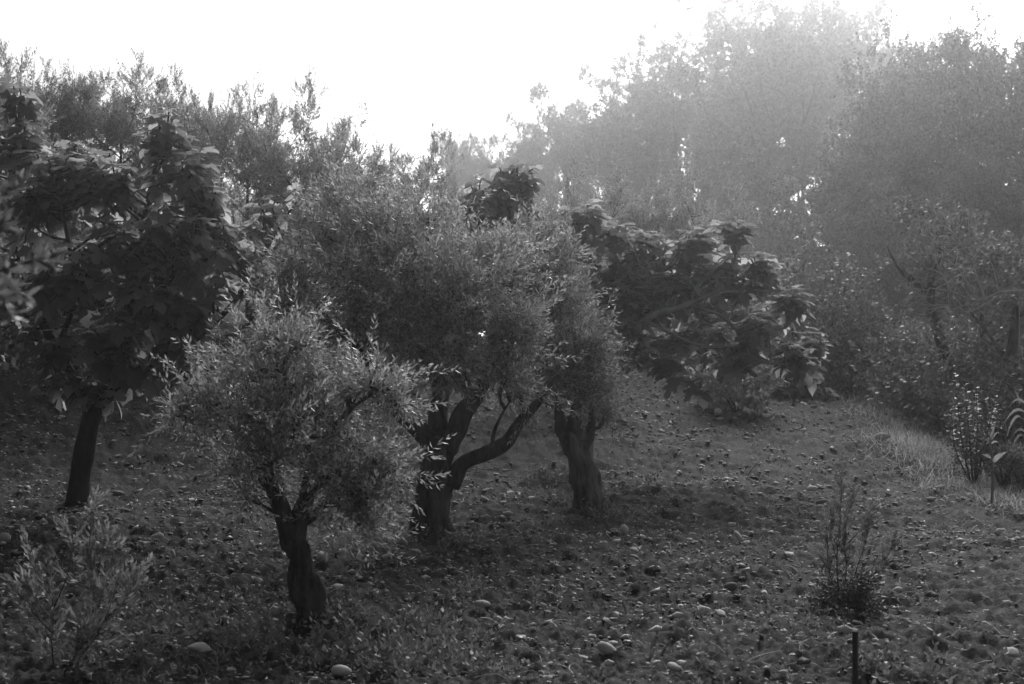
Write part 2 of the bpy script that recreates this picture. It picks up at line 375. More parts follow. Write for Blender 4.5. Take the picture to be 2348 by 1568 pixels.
# --- middle olive, the largest, trunk forking in three
photo_olive('olive_tree', 'large round olive in the middle with a thick dark trunk forking in three low down', (990, 1215),
    [(988, 1226, 0, 88), (993, 1165, 0, 78), (1000, 1100, 0, 72), (1006, 1045, 0, 70), (1012, 1005, 0, 62)],
    [[(1000, 1025, 0, 52), (965, 990, -.05, 46), (925, 955, -.1, 38), (880, 918, -.12, 34), (852, 880, -.1, 26), (838, 830, 0, 26), (806, 785, .1, 22), (760, 740, .1, 12)],
     [(1014, 1015, .05, 46), (1008, 960, .1, 32), (1000, 880, .2, 24), (960, 760, .2, 16), (930, 620, .2, 10), (900, 500, .2, 6)],
     [(1018, 1025, 0, 56), (1045, 985, 0, 50), (1062, 945, 0, 42), (1090, 908, 0, 36), (1120, 850, .1, 26), (1150, 740, .1, 16), (1180, 620, .1, 8)],
     [(1034, 1110, 0, 46), (1062, 1062, -.05, 36), (1112, 1040, -.1, 34), (1160, 1014, -.1, 32), (1192, 968, -.1, 28), (1240, 915, -.1, 18), (1280, 860, 0, 10)],
     [(1128, 1036, -.1, 10), (1131, 995, -.15, 9), (1150, 950, -.15, 6), (1168, 920, -.1, 4)]],
    [(690, 620, 75, 70, .3), (680, 700, 75, 60, .1), (740, 760, 70, 45, .2), (790, 560, 100, 90, .3), (770, 470, 60, 70, .8), (840, 450, 60, 50, 1.0), (900, 520, 90, 80, .3), (960, 600, 110, 90, 0), (850, 660, 110, 90, -.2),
     (870, 760, 100, 80, .1), (960, 720, 110, 100, -.4), (1000, 800, 105, 62, -.5), (1045, 845, 65, 40, -.6), (1060, 700, 110, 110, -.3), (1000, 500, 60, 60, .7), (1090, 600, 80, 70, .4), (1170, 600, 70, 70, .2), (1150, 770, 100, 85, -.4), (1150, 870, 70, 40, -.3), (1190, 905, 50, 30, -.1)],
    OL_NEAR, 3.9, 12, M_OLIVE, 'olive trees standing on the tilled slope')

# --- third olive, short leaning stump-like trunk
photo_olive('olive_tree', 'olive on a short leaning knobbly trunk with a hollow, right of the middle olive', (1348, 1162),
    [(1352, 1172, 0, 72), (1347, 1120, 0, 60), (1336, 1070, 0, 56), (1318, 1025, 0, 60), (1304, 990, 0, 60)],
    [[(1300, 1000, 0, 44), (1288, 978, 0, 34), (1282, 950, 0, 22), (1270, 880, .1, 12)], [(1312, 1000, -.05, 42), (1316, 972, 0, 34), (1320, 900, .1, 18), (1310, 760, .1, 10), (1280, 620, .1, 6)],
     [(1330, 1020, 0, 44), (1348, 1000, .05, 30), (1356, 960, .1, 16), (1350, 860, .1, 8)]],
    [(1230, 560, 60, 60, .1), (1290, 590, 42, 50, .1), (1240, 650, 90, 70, -.1), (1300, 700, 70, 70, -.2), (1220, 760, 80, 70, .1), (1330, 770, 60, 55, -.2), (1350, 820, 52, 60, -.2), (1280, 840, 90, 60, -.3), (1260, 885, 80, 45, -.2), (1330, 880, 60, 48, -.2), (1375, 900, 32, 40, 0), (1385, 955, 22, 28, .2)],
    OL_NEAR, 3.9, 13, M_OLIVE, 'olive trees standing on the tilled slope', bark=M_BARKP)

# ------------------------------------------------------------------ fig trees: every large leaf a part
def fig_leaf_mesh(seed, deep):
    r = np.random.default_rng(seed)
    lob = [(-2.15, .50), (-1.65, .46 - deep * .05), (-1.15, .76), (-.80, .68), (-.60, .50 - deep * .16), (-.42, .76), (-.2, .86), (0, 1.0)]
    half = lob + [(-a, q) for a, q in lob[-2::-1]]
    out_ = []
    for a, q in half:
        q *= r.uniform(.93, 1.07); out_.append((math.sin(a) * q * .98, math.cos(a) * q))
    out_ = [(-.10, -.04)] + out_ + [(.10, -.04)]
    out_ = np.array(out_); n = len(out_)
    mid = out_ * .55 + [0, .08]
    fold, droop = r.uniform(.10, .28), r.uniform(.15, .45); wav = r.uniform(-.05, .05, n)
    def zz(p): return fold * np.abs(p[:, 0]) - droop * np.clip(p[:, 1], 0, 2) ** 2 - .35 * np.abs(p[:, 0]) ** 2
    V = np.vstack([np.c_[out_, zz(out_) + wav], np.c_[mid, zz(mid)], [[0, .12, 0]]])
    F = []
    for i in range(n - 1):
        F += [(i, n + i, i + 1), (i + 1, n + i, n + i + 1), (n + i, 2 * n, n + i + 1)]
    F = np.array(F)
    # the stalk: a narrow three-cornered strip back to the twig
    S_ = np.array([[-.014, .02, 0], [.014, .02, 0], [.011, -.42, -.05], [-.011, -.42, -.05], [0, .02, .02], [0, -.42, -.03]]); k = len(V)
    F = np.vstack([F, np.array([[0, 3, 1], [1, 3, 2], [0, 4, 3], [3, 4, 5], [1, 2, 4], [4, 2, 5]]) + k]); V = np.vstack([V, S_])
    return V, F
FIGV = [fig_leaf_mesh(20 + k, k % 3 * .6) for k in range(7)]
FIGM = []
for V_, F_ in FIGV:
    m_ = MB(); m_.add(V_, F_); FIGM.append(m_.mesh('leaf', M_FIG_OBJ))
def leaf_visibility(P, size, W=2500, H=1670, cell=10):
    """which leaves show most: a coarse depth buffer of leaf-sized patches seen from where the photograph was taken"""
    gw, gh = W // cell, H // cell; zb = np.full((gw, gh), 1e9); u = norm(rng.normal(size=(18, 3)))
    Q = P[:, None] + u[None] * size[:, None, None] * rng.uniform(.1, .55, (1, 18, 1))
    s = FPX * W / 2347
    ix = ((Q[..., 0] / Q[..., 1] * s + W / 2) / cell).astype(int); iy = ((-(Q[..., 2] - EYE) / Q[..., 1] * s + H / 2) / cell).astype(int)
    ok = (ix >= 0) & (ix < gw) & (iy >= 0) & (iy < gh)
    np.minimum.at(zb, (ix[ok], iy[ok]), Q[..., 1][ok])
    vis = np.zeros(ix.shape); vis[ok] = Q[..., 1][ok] < zb[ix[ok], iy[ok]] + .02
    return vis.sum(1)
def rosette_leaves(tips, axes, r, size, per=(6, 9), droop=(15, 70)):
    P, Mx, Sz = [], [], []
    for tip, ax in zip(tips, axes):
        n = r.integers(*per); a0 = r.uniform(0, 6.28)
        for k in range(n):
            az = a0 + k * 2.4; f = k / n
            o = np.array([math.cos(az), math.sin(az), 0]); o = norm(o + ax * np.array([.5, .5, 0]))
            el = R(r.uniform(*droop)) * (1.1 - .7 * f) - R(25) * f
            md = norm(o * math.cos(el) - np.array([0, 0, 1]) * math.sin(el) + r.normal(0, .12, 3))
            side = norm(np.cross(md, [0, 0, 1]) + r.normal(0, .22, 3)); nn = np.cross(side, md)
            side = np.cross(md, nn); s = size * r.uniform(.65, 1.15) * (1.1 - .35 * f)
            p = tip - ax * .12 * (1 - f) + md * s * .42 + np.array([0, 0, .05 * f])
            P.append(p); Mx.append(np.stack([side, md, nn], 1)); Sz.append(s)
    return np.array(P), np.array(Mx), np.array(Sz)
def fig_tree(name, label, base_xy, d0, trunk, limbs, clumps, nros, size, seed, barkm, limit=300, group=None, cat='tree', depth=.8, droop=(15, 70), show_limbs=()):
    r = np.random.default_rng(seed)
    b = pt(base_xy[0], base_xy[1], d0); b[2] = on_soil(b[0], b[1]); root = thing(name, label, cat, b, group)
    C = np.zeros((0, 3))
    if trunk:
        ms = []; C = np.vstack([C, wood(ms, [trunk], d0, 1, 16, .12)]); ms[0].build('trunk', barkm, root)
    lm = []; C = np.vstack([C, wood(lm, [[(a_, b_, c_, q_ * .78) for a_, b_, c_, q_ in L_] for L_ in limbs], d0, 1, 9, .08)])
    for m in lm: m.build('branch', barkm, root)
    area = np.array([c[2] * c[3] for c in clumps], float); cnt = np.maximum(1, np.round(nros * area / area.sum())).astype(int)
    tips, axes = [], []
    for (x, y, rx, ry, dd), n in zip(clumps, cnt):
        for _ in range(n):
            u = norm(r.normal(size=3)) * r.uniform(.2, 1) ** .5
            rz = depth * .5 * (rx + ry)
            tips.append(pt(x, y, d0 + dd) + u * np.array([rx, rz, ry]) / FPX * d0 * .85)
            axes.append(norm(u * [1, 1, .4] + [0, 0, .9] + r.normal(0, .2, 3)))
    tips, axes = np.array(tips), np.array(axes)
    P, Mx, Sz = rosette_leaves(tips, axes, r, size, droop=droop)
    tw = MB()
    for t, a in zip(tips, axes):
        dist = np.linalg.norm(C - (t - [0, 0, .25]), axis=1) + np.where(C[:, 2] > t[2], .5, 0); s = C[np.argmin(dist)]
        tube(tw, [s, (s + t) / 2 + [0, 0, -.06], t - a * .1, t], [.013, .011, .009, .007], 5, 8)
    tw.build('twigs', barkm, root, kind='stuff')
    vis = leaf_visibility(P, Sz); order = np.argsort(-vis * Sz); one = order[:limit]; one = one[vis[one] > 0]; rest = np.setdiff1d(np.arange(len(P)), one)
    for i in one:
        k = int(r.integers(0, len(FIGM))); o = bpy.data.objects.new('leaf', FIGM[k]); COL.objects.link(o); o.parent = root
        m = Matrix.Identity(4)
        for a in range(3):
            for c in range(3): m[a][c] = Mx[i][a, c] * Sz[i]
            m[a][3] = P[i][a] - b[a]
        o.matrix_basis = m
    mb = MB(); wh = r.integers(0, len(FIGV), len(rest))
    for k, (V, F) in enumerate(FIGV):
        sel = rest[wh == k]
        if len(sel):
            Wv = np.einsum('nij,vj->nvi', Mx[sel], V) * Sz[sel][:, None, None] + P[sel][:, None]
            mb.add(Wv.reshape(-1, 3), (F[None] + (np.arange(len(sel)) * len(V))[:, None, None]).reshape(-1, 3))
    if mb.V: mb.build('foliage', M_FIG, root, kind='stuff')
    return root

dL = hit(180, 1150)
fig_tree('fig_tree', 'big dark fig tree with broad lobed leaves on a bare leaning trunk', (180, 1150), dL,
    [(176, 1160, 0, 56), (186, 1080, 0, 46), (200, 1000, 0, 43), (214, 945, 0, 46), (220, 925, 0, 40)],
    [[(212, 950, 0, 38), (185, 890, 0, 30), (130, 800, .1, 26), (70, 680, .2, 20), (30, 500, .3, 14), (40, 300, .3, 8)],
     [(218, 940, 0, 42), (240, 880, 0, 34), (275, 790, 0, 28), (305, 640, .1, 22), (335, 480, .1, 16), (365, 340, .1, 9)],
     [(222, 945, 0, 34), (265, 895, -.1, 28), (345, 845, -.2, 22), (440, 785, -.2, 18), (530, 700, -.1, 15), (585, 620, 0, 11), (640, 520, .1, 7), (690, 450, .1, 5)],
     [(275, 790, 0, 20), (340, 700, -.4, 16), (420, 600, -.5, 12), (470, 480, -.4, 8)], [(130, 800, .1, 18), (170, 680, -.4, 14), (150, 520, -.5, 10), (120, 400, -.4, 7)]],
    [(45, 215, 55, 45, .3), (40, 300, 60, 60, .2), (130, 370, 120, 75, -.1), (90, 470, 110, 90, -.2), (260, 420, 105, 65, -.2), (370, 300, 75, 65, 0), (410, 390, 95, 65, -.2), (470, 460, 65, 75, -.1), (300, 530, 150, 85, -.5),
     (430, 550, 85, 80, -.5), (510, 560, 55, 65, -.1), (160, 610, 130, 80, -.5), (330, 680, 140, 75, -.5), (470, 690, 75, 60, -.3), (410, 770, 90, 45, -.3), (260, 750, 100, 50, -.2), (90, 730, 70, 40, .2), (185, 870, 75, 30, -.1),
     (515, 820, 30, 40, -.1), (620, 490, 50, 40, 0), (695, 440, 18, 14, .1), (585, 620, 40, 50, 0), (590, 560, 35, 40, .1), (-70, 380, 90, 160, .2), (-60, 600, 90, 100, .1), (430, 640, 120, 100, .5), (250, 600, 160, 120, .7), (130, 790, 70, 40, -.1), (300, 815, 110, 40, -.3), (420, 825, 80, 32, -.2), (230, 880, 60, 22, -.1), (150, 860, 45, 26, -.1)],
    330, .185, 31, M_FIGBARK, 300, 'fig trees among the olives')
fig_tree('fig_tree', 'fig tree whose two leafy heads rise above the middle olive', (1000, 1075), 15.6,
    [(1000, 1090, 0, 52), (1004, 990, 0, 46), (1012, 900, 0, 42), (1062, 800, 0, 36)],
    [[(1055, 812, 0, 30), (1090, 650, 0, 22), (1098, 520, 0, 16), (1100, 440, 0, 9)], [(1058, 808, 0, 30), (1155, 640, 0, 22), (1185, 500, 0, 14), (1180, 400, 0, 8)], [(1055, 812, 0, 26), (1065, 680, -.1, 14), (1062, 590, -.1, 8)]],
    [(1095, 440, 66, 44, -.5), (1105, 495, 52, 40, -.5), (1185, 400, 52, 36, -.3), (1190, 455, 46, 52, -.3), (1160, 385, 36, 28, -.2), (1130, 430, 60, 40, -.3), (1060, 550, 28, 32, -.1), (1100, 540, 45, 60, .4), (880, 470, 25, 22, 0)],
    60, .17, 32, M_FIGBARK, 220, 'fig trees among the olives', droop=(30, 80))
fig_tree('fig_tree', 'spreading fig tree with bare pale branches reaching out over the open soil', (1338, 1080), 15.2,
    [(1338, 1100, 0, 62), (1332, 1000, 0, 56), (1362, 915, 0, 50), (1390, 850, 0, 46)],
    [[(1385, 860, 0, 36), (1430, 790, -.1, 28), (1490, 726, -.2, 20), (1560, 705, -.3, 17), (1640, 672, -.4, 13), (1700, 668, -.4, 8), (1790, 665, -.4, 5)],
     [(1590, 700, -.3, 11), (1650, 722, -.4, 11), (1690, 756, -.4, 10), (1740, 768, -.4, 8), (1800, 752, -.4, 5)],
     [(1695, 758, -.4, 8), (1720, 812, -.5, 8), (1775, 834, -.5, 7), (1835, 832, -.5, 5)],
     [(1480, 735, -.2, 11), (1560, 775, -.4, 10), (1620, 796, -.5, 9), (1690, 792, -.5, 6)],
     [(1592, 790, -.5, 7), (1575, 825, -.6, 6), (1560, 850, -.6, 5)], [(1575, 825, -.6, 5), (1610, 870, -.6, 4)],
     [(1390, 860, 0, 28), (1380, 740, .1, 20), (1350, 620, .1, 14), (1330, 510, .1, 8)], [(1430, 790, -.1, 20), (1470, 660, 0, 14), (1560, 590, 0, 9), (1580, 540, 0, 5)],
     [(1640, 672, -.4, 9), (1680, 610, -.3, 7), (1688, 540, -.2, 5)], [(1640, 640, -.3, 7), (1600, 600, -.2, 5)]],
    [(1330, 485, 62, 40, -.5), (1345, 550, 56, 52, -.4), (1400, 520, 45, 40, -.1), (1470, 550, 55, 45, .1), (1560, 565, 75, 50, .1), (1680, 520, 45, 34, -.2), (1440, 620, 60, 45, .1), (1420, 670, 60, 38, -.1), (1430, 730, 55, 45, -.1), (1460, 790, 45, 35, 0), (1555, 640, 70, 40, 0), (1650, 610, 60, 40, -.2),
     (1740, 605, 40, 40, -.2), (1700, 650, 55, 35, -.3), (1800, 680, 50, 38, -.3), (1530, 830, 35, 35, -.4), (1605, 875, 24, 22, -.5), (1555, 860, 20, 20, -.5), (1740, 750, 60, 40, -.4), (1820, 805, 55, 36, -.4), (1690, 810, 50, 40, -.4), (1640, 760, 40, 26, -.3), (1500, 640, 120, 60, .6), (1620, 680, 120, 55, .7), (1740, 710, 80, 50, .4), (1690, 795, 90, 34, .5), (1540, 765, 90, 34, .6), (1620, 540, 60, 30, .2), (1840, 815, 55, 34, .2), (1870, 770, 40, 36, .3), (1400, 600, 60, 60, .2), (1480, 700, 60, 40, .2)],
    285, .172, 33, M_FIGPALE, 300, 'fig trees among the olives', droop=(0, 55))
fig_tree('fig_bush', 'low dark fig scrub hanging over the crest of the tilled slope', (1760, 905), 22.0, None,
    [[(1720, 930, 0, 18), (1740, 860, 0, 12), (1780, 840, -.2, 7)], [(1730, 930, 0, 16), (1800, 870, -.2, 10), (1880, 880, -.3, 6)]],
    [(1700, 850, 50, 35, 0), (1770, 845, 60, 35, 0), (1840, 870, 55, 28, -.1), (1890, 895, 40, 18, -.1), (1780, 890, 80, 24, -.2), (1660, 870, 35, 25, .1)],
    60, .17, 34, M_FIGBARK, 200, None, 'bush', droop=(35, 80))

# ------------------------------------------------------------------ trees built once per kind and copied
def grown_tree(seed, H, width, protos, leafm, barkm, nlimb, nsh, crown_from=.15, lean=.55, spread=.55, r0=None, profile=None, sscale=1.0, up=.5, sprouts=0, ncl0=5, core=.25, noise=.55, tsd=.17, pct=99.4):
    """trunk with rising limbs; leaf tufts gather along the outer half of each limb. Returns [(part name, mesh, kind)]"""
    r = np.random.default_rng(seed); r0 = r0 or H * .016
    wob = np.cumsum(r.normal(0, .02 * H, (6, 2)) * .5, 0); wob[0] = 0
    tp = np.c_[wob, np.linspace(0, H * .97, 6)]
    tk = MB(); C = tube(tk, tp, [r0 * 1.5, r0, r0 * .8, r0 * .55, r0 * .3, r0 * .06], 10, 30, .08, seed)
    parts = [('trunk', tk.mesh('trunk', barkm), None)]
    prof = profile or (lambda t: math.sin(math.pi * min(1, .12 + .88 * t) ** .8) ** .7)
    P, D, Sx = [], [], []
    for k in range(nlimb):
        t = crown_from + (1 - crown_from) * ((k + r.uniform(0, .9)) / nlimb) ** .95; t = min(t, .96)
        i = int(t * 29); s = C[i]; az = k * 2.4 + r.normal(0, .4); L = width * .5 * prof((t - crown_from) / (1 - crown_from)) * r.uniform(.75, 1.25) + .05 * H
        o = np.array([math.cos(az), math.sin(az), 0.]); rise = lean * r.uniform(.6, 1.5)
        e = s + o * L + np.array([0, 0, L * rise]); m = s + o * L * .55 + np.array([0, 0, L * rise * .42]) + r.normal(0, .05 * L, 3)
        lb = MB(); Cl = tube(lb, [s, m, e], [r0 * .34 * (1 - t * .6), r0 * .2 * (1 - t * .6), r0 * .06], 6, 10, .05, k)
        for q in range(5):
            j = r.integers(3, 9); f = Cl[j] + norm(r.normal(size=3) + o * .8 + [0, 0, .6]) * L * r.uniform(.2, .4)
            tube(lb, [Cl[j], (Cl[j] + f) / 2 + r.normal(0, .03 * L, 3), f], [r0 * .12, r0 * .08, r0 * .03], 4, 5, cap=False)
        parts.append(('branch', lb.mesh('branch', barkm), None))
        ncl = ncl0 if L > .12 * H else max(2, ncl0 - 2)
        for q in range(ncl):
            f = .35 + .65 * (q + r.uniform(.2, .9)) / ncl; c = s + (e - s) * min(f, 1.02) + r.normal(0, .12 * L, 3); rad = spread * (.16 * width) * r.uniform(.7, 1.2)
            n = int(nsh / (nlimb * ncl) * r.uniform(.6, 1.4)); p, d = ellipsoid_shoots(c, np.array([rad, rad, rad * 1.15]), n, max(4, n // 12), r, up=up, core=core, noise=noise, tsd=tsd)
            P.append(p); D.append(d)
    for _ in range(sprouts):
        q = P[r.integers(0, len(P))]; top = q[q[:, 2] > np.percentile(q[:, 2], 70)]; b0 = top[r.integers(0, len(top))]
        if b0[2] < .6 * H: continue
        L = r.uniform(.35, .85); n = int(16 * L / .5); tt = r.uniform(0, 1, n); P.append(b0 + np.c_[r.normal(0, .035, n) + tt * r.normal(0, .1), r.normal(0, .035, n), tt * L]); D.append(np.array([[0, 0, 1.]]) + r.normal(0, .3, (n, 3)))
    P.append(C[-1] + r.normal(0, .12 * width * .4, (int(nsh * .03), 3)) * [.6, .6, 1.2] - [0, 0, .1]); D.append(norm(r.normal(size=(len(P[-1]), 3)) + [0, 0, 1]))
    P = np.vstack(P); D = np.vstack(D); fo = MB(); scatter(fo, protos, P, D, r.uniform(.7, 1.25, len(P)) * sscale)
    allv = np.concatenate(fo.V); parts.append(('foliage', fo.mesh('foliage', leafm, smooth=False), 'stuff'))
    return parts, float(np.percentile(allv[:, 2], pct))
def place_tree(tree, name, label, dx, d, top_dy, group, rot, wscale=1.0):
    parts, H0 = tree; x = (dx - CX) / FPX * d; z = on_soil(x, d); H = (EYE - (top_dy - CY) / FPX * d) - z; s = H / H0
    root = thing(name, label, 'tree', (x, d, z - .05), group); root.rotation_euler = (0, 0, rot); root.scale = (s * wscale, s * wscale, s)
    for nm, me, kind in parts:
        o = bpy.data.objects.new(nm, me); COL.objects.link(o); o.parent = root
        if kind: o['kind'] = kind
    return root

# --- hilltop olives behind, left to centre
OLV = [grown_tree(50 + k, 4.0, 3.4, OL_FAR, M_OLIVE, M_BARK, 16, 3900, .05, 1.0, .85, .10, lambda t: .75 + .5 * t - .85 * t ** 3, up=.95, sprouts=15) for k in range(3)]
hill = [  # Dx, distance, top Dy, width factor, label
    (20, 20.5, 105, 1.0, 'hilltop olive at the far left edge rising behind the fig'),
    (150, 21.5, 165, 1.0, 'hilltop olive with feathery shoots between the left edge and the tall spires'),
    (270, 21.0, 140, 1.0, 'hilltop olive with the tallest thin spires, above the big fig'),
    (430, 22.5, 160, .9, 'hilltop olive just right of the tallest spires'),
    (575, 21.0, 175, .85, 'dark hilltop olive with a lone pointed top against the white sky'),
    (690, 20.0, 255, .9, 'lower hilltop olive right of the lone pointed top'),
    (810, 22.0, 285, .9, 'hilltop olive half hidden behind the middle olive'),
    (935, 24.0, 310, .85, 'hilltop olive at the low end of the left-hand tree line'),
    (1290, 19.0, 395, .9, 'hazy olive between the two fig heads and the pale fig'),
    (1480, 25.0, 400, 1.0, 'hazy bright olive behind the pale spreading fig'),
    (1610, 25.5, 405, .95, 'hazy olive with two upright tips behind the pale fig'),
    (1390, 26.0, 420, .9, 'hazy olive squeezed between its two bright neighbours behind the pale fig'),
    (1020, 21.0, 430, .8, 'low hazy olive behind the middle olive'),
    (-170, 18.0, 60, 1.0, 'olive on the hillside beyond the left edge')]
for k, (dx, d, ty, ws, lab) in enumerate(hill):
    place_tree(OLV[k % 3], 'olive_tree', lab, dx, d, ty, 'olives on the hilltop', k * 1.7, ws)

# --- tall poplars in the haze
POPS = [grown_tree(70 + k, 10.0, 5.2, POP, M_POPLAR, M_POPBARK, 20, 9200, .06, 1.7, .80, .13, lambda t: .55 + .75 * t - 1.05 * t ** 3, ncl0=4, core=.6, noise=.45, tsd=.14, pct=97.5) for k in range(3)]
pops = [
    (1290, 41, 232, .75, 'small poplar at the left end of the hazy row'),
    (1450, 40, 196, .85, 'rounded poplar left of the stepped shoulder of the row'), (1565, 39, 122, .85, 'poplar forming the stepped shoulder of the hazy row'),
    (1695, 38, 2, .95, 'tallest poplar, topmost crown of the hazy row'), (1840, 37, 22, .95, 'tall poplar with a pale bare trunk just right of the tallest'),
    (1950, 39, 34, .8, 'poplar with a narrow pointed tip right of the pale bare trunk'), (2030, 40, 95, .8, 'poplar sloping down towards the dark trees'), (1640, 44, 210, .8, 'poplar filling the gap under the stepped shoulder'), (1770, 44, 150, .8, 'poplar filling the gap between the two tallest'), (1380, 44, 270, .8, 'thin poplar behind the small left-end poplar'), (1225, 45, 290, .6, 'lowest poplar at the left foot of the hazy row'), (1080, 47, 338, .6, 'tiny far poplar left of the two fig heads'), (1165, 47, 340, .6, 'tiny far poplar between the fig heads and the hazy row'), (1310, 46, 285, .7, 'small poplar standing behind the left-end poplar'),
    (1050, 46, 326, .55, 'tiny far poplar leftmost of the row behind the middle olive'), (1115, 46, 342, .5, 'tiny far poplar directly behind the two fig heads'),
    (1205, 45, 335, .55, 'tiny far poplar right of the two fig heads')]
for k, (dx, d, ty, ws, lab) in enumerate(pops):
    place_tree(POPS[k % 3], 'poplar_tree', lab, dx, d * 2.2, ty, 'poplars in the haze', k * 2.1, ws)

# --- dark broad trees along the stream on the right
ALDS = [grown_tree(90 + k, 8.0, 6.2, ALD, M_DARK, M_POPBARK, 17, 8600, .04, .55, .95, .15, lambda t: .9 + .4 * t - 1.0 * t ** 3, up=.7, ncl0=3, core=.75, noise=.35, tsd=.13, pct=98.5) for k in range(3)]
alds = [(1985, 31, 250, .9, 'broad stream-side tree in front of the last poplar'), (2120, 30, 100, .8, 'stream-side tree with a crooked open top'), (2235, 27, 105, .75, 'dark stream-side tree between the crooked top and the right edge'),
        (2350, 26, 70, .85, 'tall dark stream-side tree at the right edge'), (2080, 26, 330, .8, 'lower stream-side tree in front of the crooked top'), (2200, 23, 400, .7, 'dark understory tree behind the dead branches'),
        (1900, 26, 560, .55, 'small bushy tree right of the pale fig'), (2330, 22, 380, .7, 'dark understory tree behind the cane leaves'), (1800, 30, 560, .6, 'shaded tree below the pale poplar trunk'), (2010, 23, 560, .55, 'shaded bushy tree above the pale post')]
for k, (dx, d, ty, ws, lab) in enumerate(alds):
    place_tree(ALDS[k % 3], 'alder_tree', lab, dx, d * 1.55, ty, 'trees along the stream', k * 1.3, ws)

# --- unseen trees added left of and behind the view to shade the left side
for k, (x, y, h) in enumerate([(-7.8, 3.6, 11.5), (-8.8, 8.4, 11.5), (-10.2, 13.0, 11), (-11.5, 17.5, 8.5), (-5.6, -.6, 9.5), (-3.6, -4.6, 10.5), (.2, -6.8, 10)]):
    parts, H0 = ALDS[k % 3]; root = thing('alder_tree', ['added shade tree level with the front olive, left of the view', 'added shade tree left of the big dark fig, outside the view', 'added shade tree on the bank left of the hilltop olives', 'added shade tree at the far end of the unseen left-hand row', 'added shade tree beside the near olive, left of the viewpoint', 'added shade tree behind the viewpoint to its left', 'added shade tree straight behind the viewpoint', 'added shade tree behind the viewpoint to its right'][k], 'tree', (x, y, on_soil(x, y) - .05), 'added shade trees left of and behind the view'); root.rotation_euler = (0, 0, k * 1.9); root.scale = (h / H0 * 1.05, h / H0 * 1.05, h / H0)
    for nm, me, kind in parts:
        o = bpy.data.objects.new(nm, me); COL.objects.link(o); o.parent = root
        if kind: o['kind'] = kind
# ------------------------------------------------------------------ haze
def box_mesh(lo, hi):
    V = np.array([[x, y, z] for x in (lo[0], hi[0]) for y in (lo[1], hi[1]) for z in (lo[2], hi[2])], float)
    return V, np.array([[0, 1, 3, 2], [4, 6, 7, 5], [0, 4, 5, 1], [2, 3, 7, 6], [0, 2, 6, 4], [1, 5, 7, 3]])
mh, th_, Nh, Lh = newmat('haze_air')
oh = Nh('ShaderNodeOutputMaterial'); pv = Nh('ShaderNodeVolumePrincipled')
pv.inputs['Color'].default_value = (.95, .95, .95, 1); pv.inputs['Density'].default_value = HAZE_DENSITY; pv.inputs['Anisotropy'].default_value = HAZE_G
Lh(pv.outputs[0], oh.inputs['Volume'])
mb = MB(); mb.add(*box_mesh((-262, -262, -3.5), (262, 262, 27))); mb.build('haze', mh, smooth=False, kind='stuff')

# ------------------------------------------------------------------ far wood beyond the stream (reads as one mass) and thicket under the trees
fw = MB(); rw = np.random.default_rng(5)
n = 6000; X = rw.uniform(-80, 100, n); Y = rw.uniform(112, 150, n); hh = 8.5 + 3.6 * vnoise(X * .15, Y * .15, 9)
hh = np.where(X < 2, 7.5 + 2.4 * vnoise(X * .2, Y * .2, 9), hh)
Z = base_z(X, Y) + hh * rw.uniform(0, 1, n) ** .7
D_ = norm(rw.normal(size=(n, 3)) + [0, -.5, .6]); scatter(fw, shoots(6, 5, 3, 1.6, 1.1, .85, angle=(40, 90)), np.c_[X, Y, Z], D_, rw.uniform(.7, 1.3, n))
fw.build('far_wood', M_DARK, smooth=False, kind='stuff')

def bush(name, label, x, d, rx, rz, n, protos, mat, group=None, seed=0, cat='bush', scale=1.0, up=.6, stems=7, bark=None):
    r = np.random.default_rng(seed); z = on_soil(x, d); root = thing(name, label, cat, (x, d, z), group)
    st = MB(); tip = []
    for k in range(stems):
        a = r.uniform(0, 6.28); q = r.uniform(.2, .8); e = np.array([x + math.cos(a) * rx * q, d + math.sin(a) * rx * q, z + rz * r.uniform(.9, 1.6)])
        tube(st, [[x, d, z - .05], [(x * .6 + e[0] * .4), (d * .6 + e[1] * .4), z + rz * .6], e], [.02, .014, .005], 5, 7)
    st.build('stems', bark or M_BARK, root, kind='stuff')
    p, dr = ellipsoid_shoots(np.array([x, d, z + rz * .85]), np.array([rx, rx, rz]), n, max(6, n // 18), r, up=up)
    p[:, 2] = np.maximum(p[:, 2], base_z(p[:, 0], p[:, 1]) + .02)
    fo = MB(); scatter(fo, protos, p, dr, r.uniform(.7, 1.25, n) * scale); fo.build('foliage', mat, root, smooth=False, kind='stuff')
    return root
thick = [(1690, 19.5, .7, .36, 'low bush at the crest between the spreading fig and the fig scrub'), (1965, 24, 1.2, 1.0, 'dark bush at the crest beside the pale post'), (2050, 24, 1.4, 1.3, 'dark bush under the low stream-side tree'), (2130, 22, 1.3, 1.1, 'dark bush behind the pale grass bank'),
         (2200, 20.5, 1.2, 1.1, 'dark bush behind the round-leaved shrub'), (2290, 19, 1.2, 1.1, 'dark bush right of the round-leaved shrub'), (2370, 17.5, 1.1, 1.0, 'dark bush at the right edge under the cane leaves'),
         (1880, 24.5, 1.3, 1.5, 'tall bush behind the low fig scrub'), (1790, 28, 1.5, 1.4, 'dark bush below the pale poplar trunk'), (1680, 28, 1.5, 1.4, 'dark bush behind the spreading fig'), (2320, 24, 1.8, 1.6, 'tall dark bush deep in the shade at the right edge'), (2180, 27, 1.8, 1.7, 'tall dark bush deep in the shade under the dead branches')]
for k, (dx, d, rx, rz, lab) in enumerate(thick):
    bush('bush', lab, (dx - CX) / FPX * d, d, rx, rz, 900 if rz > .5 else 260, ALD, M_DARK if rz > .5 else M_POPLAR, 'dark bushes along the stream', 200 + k)

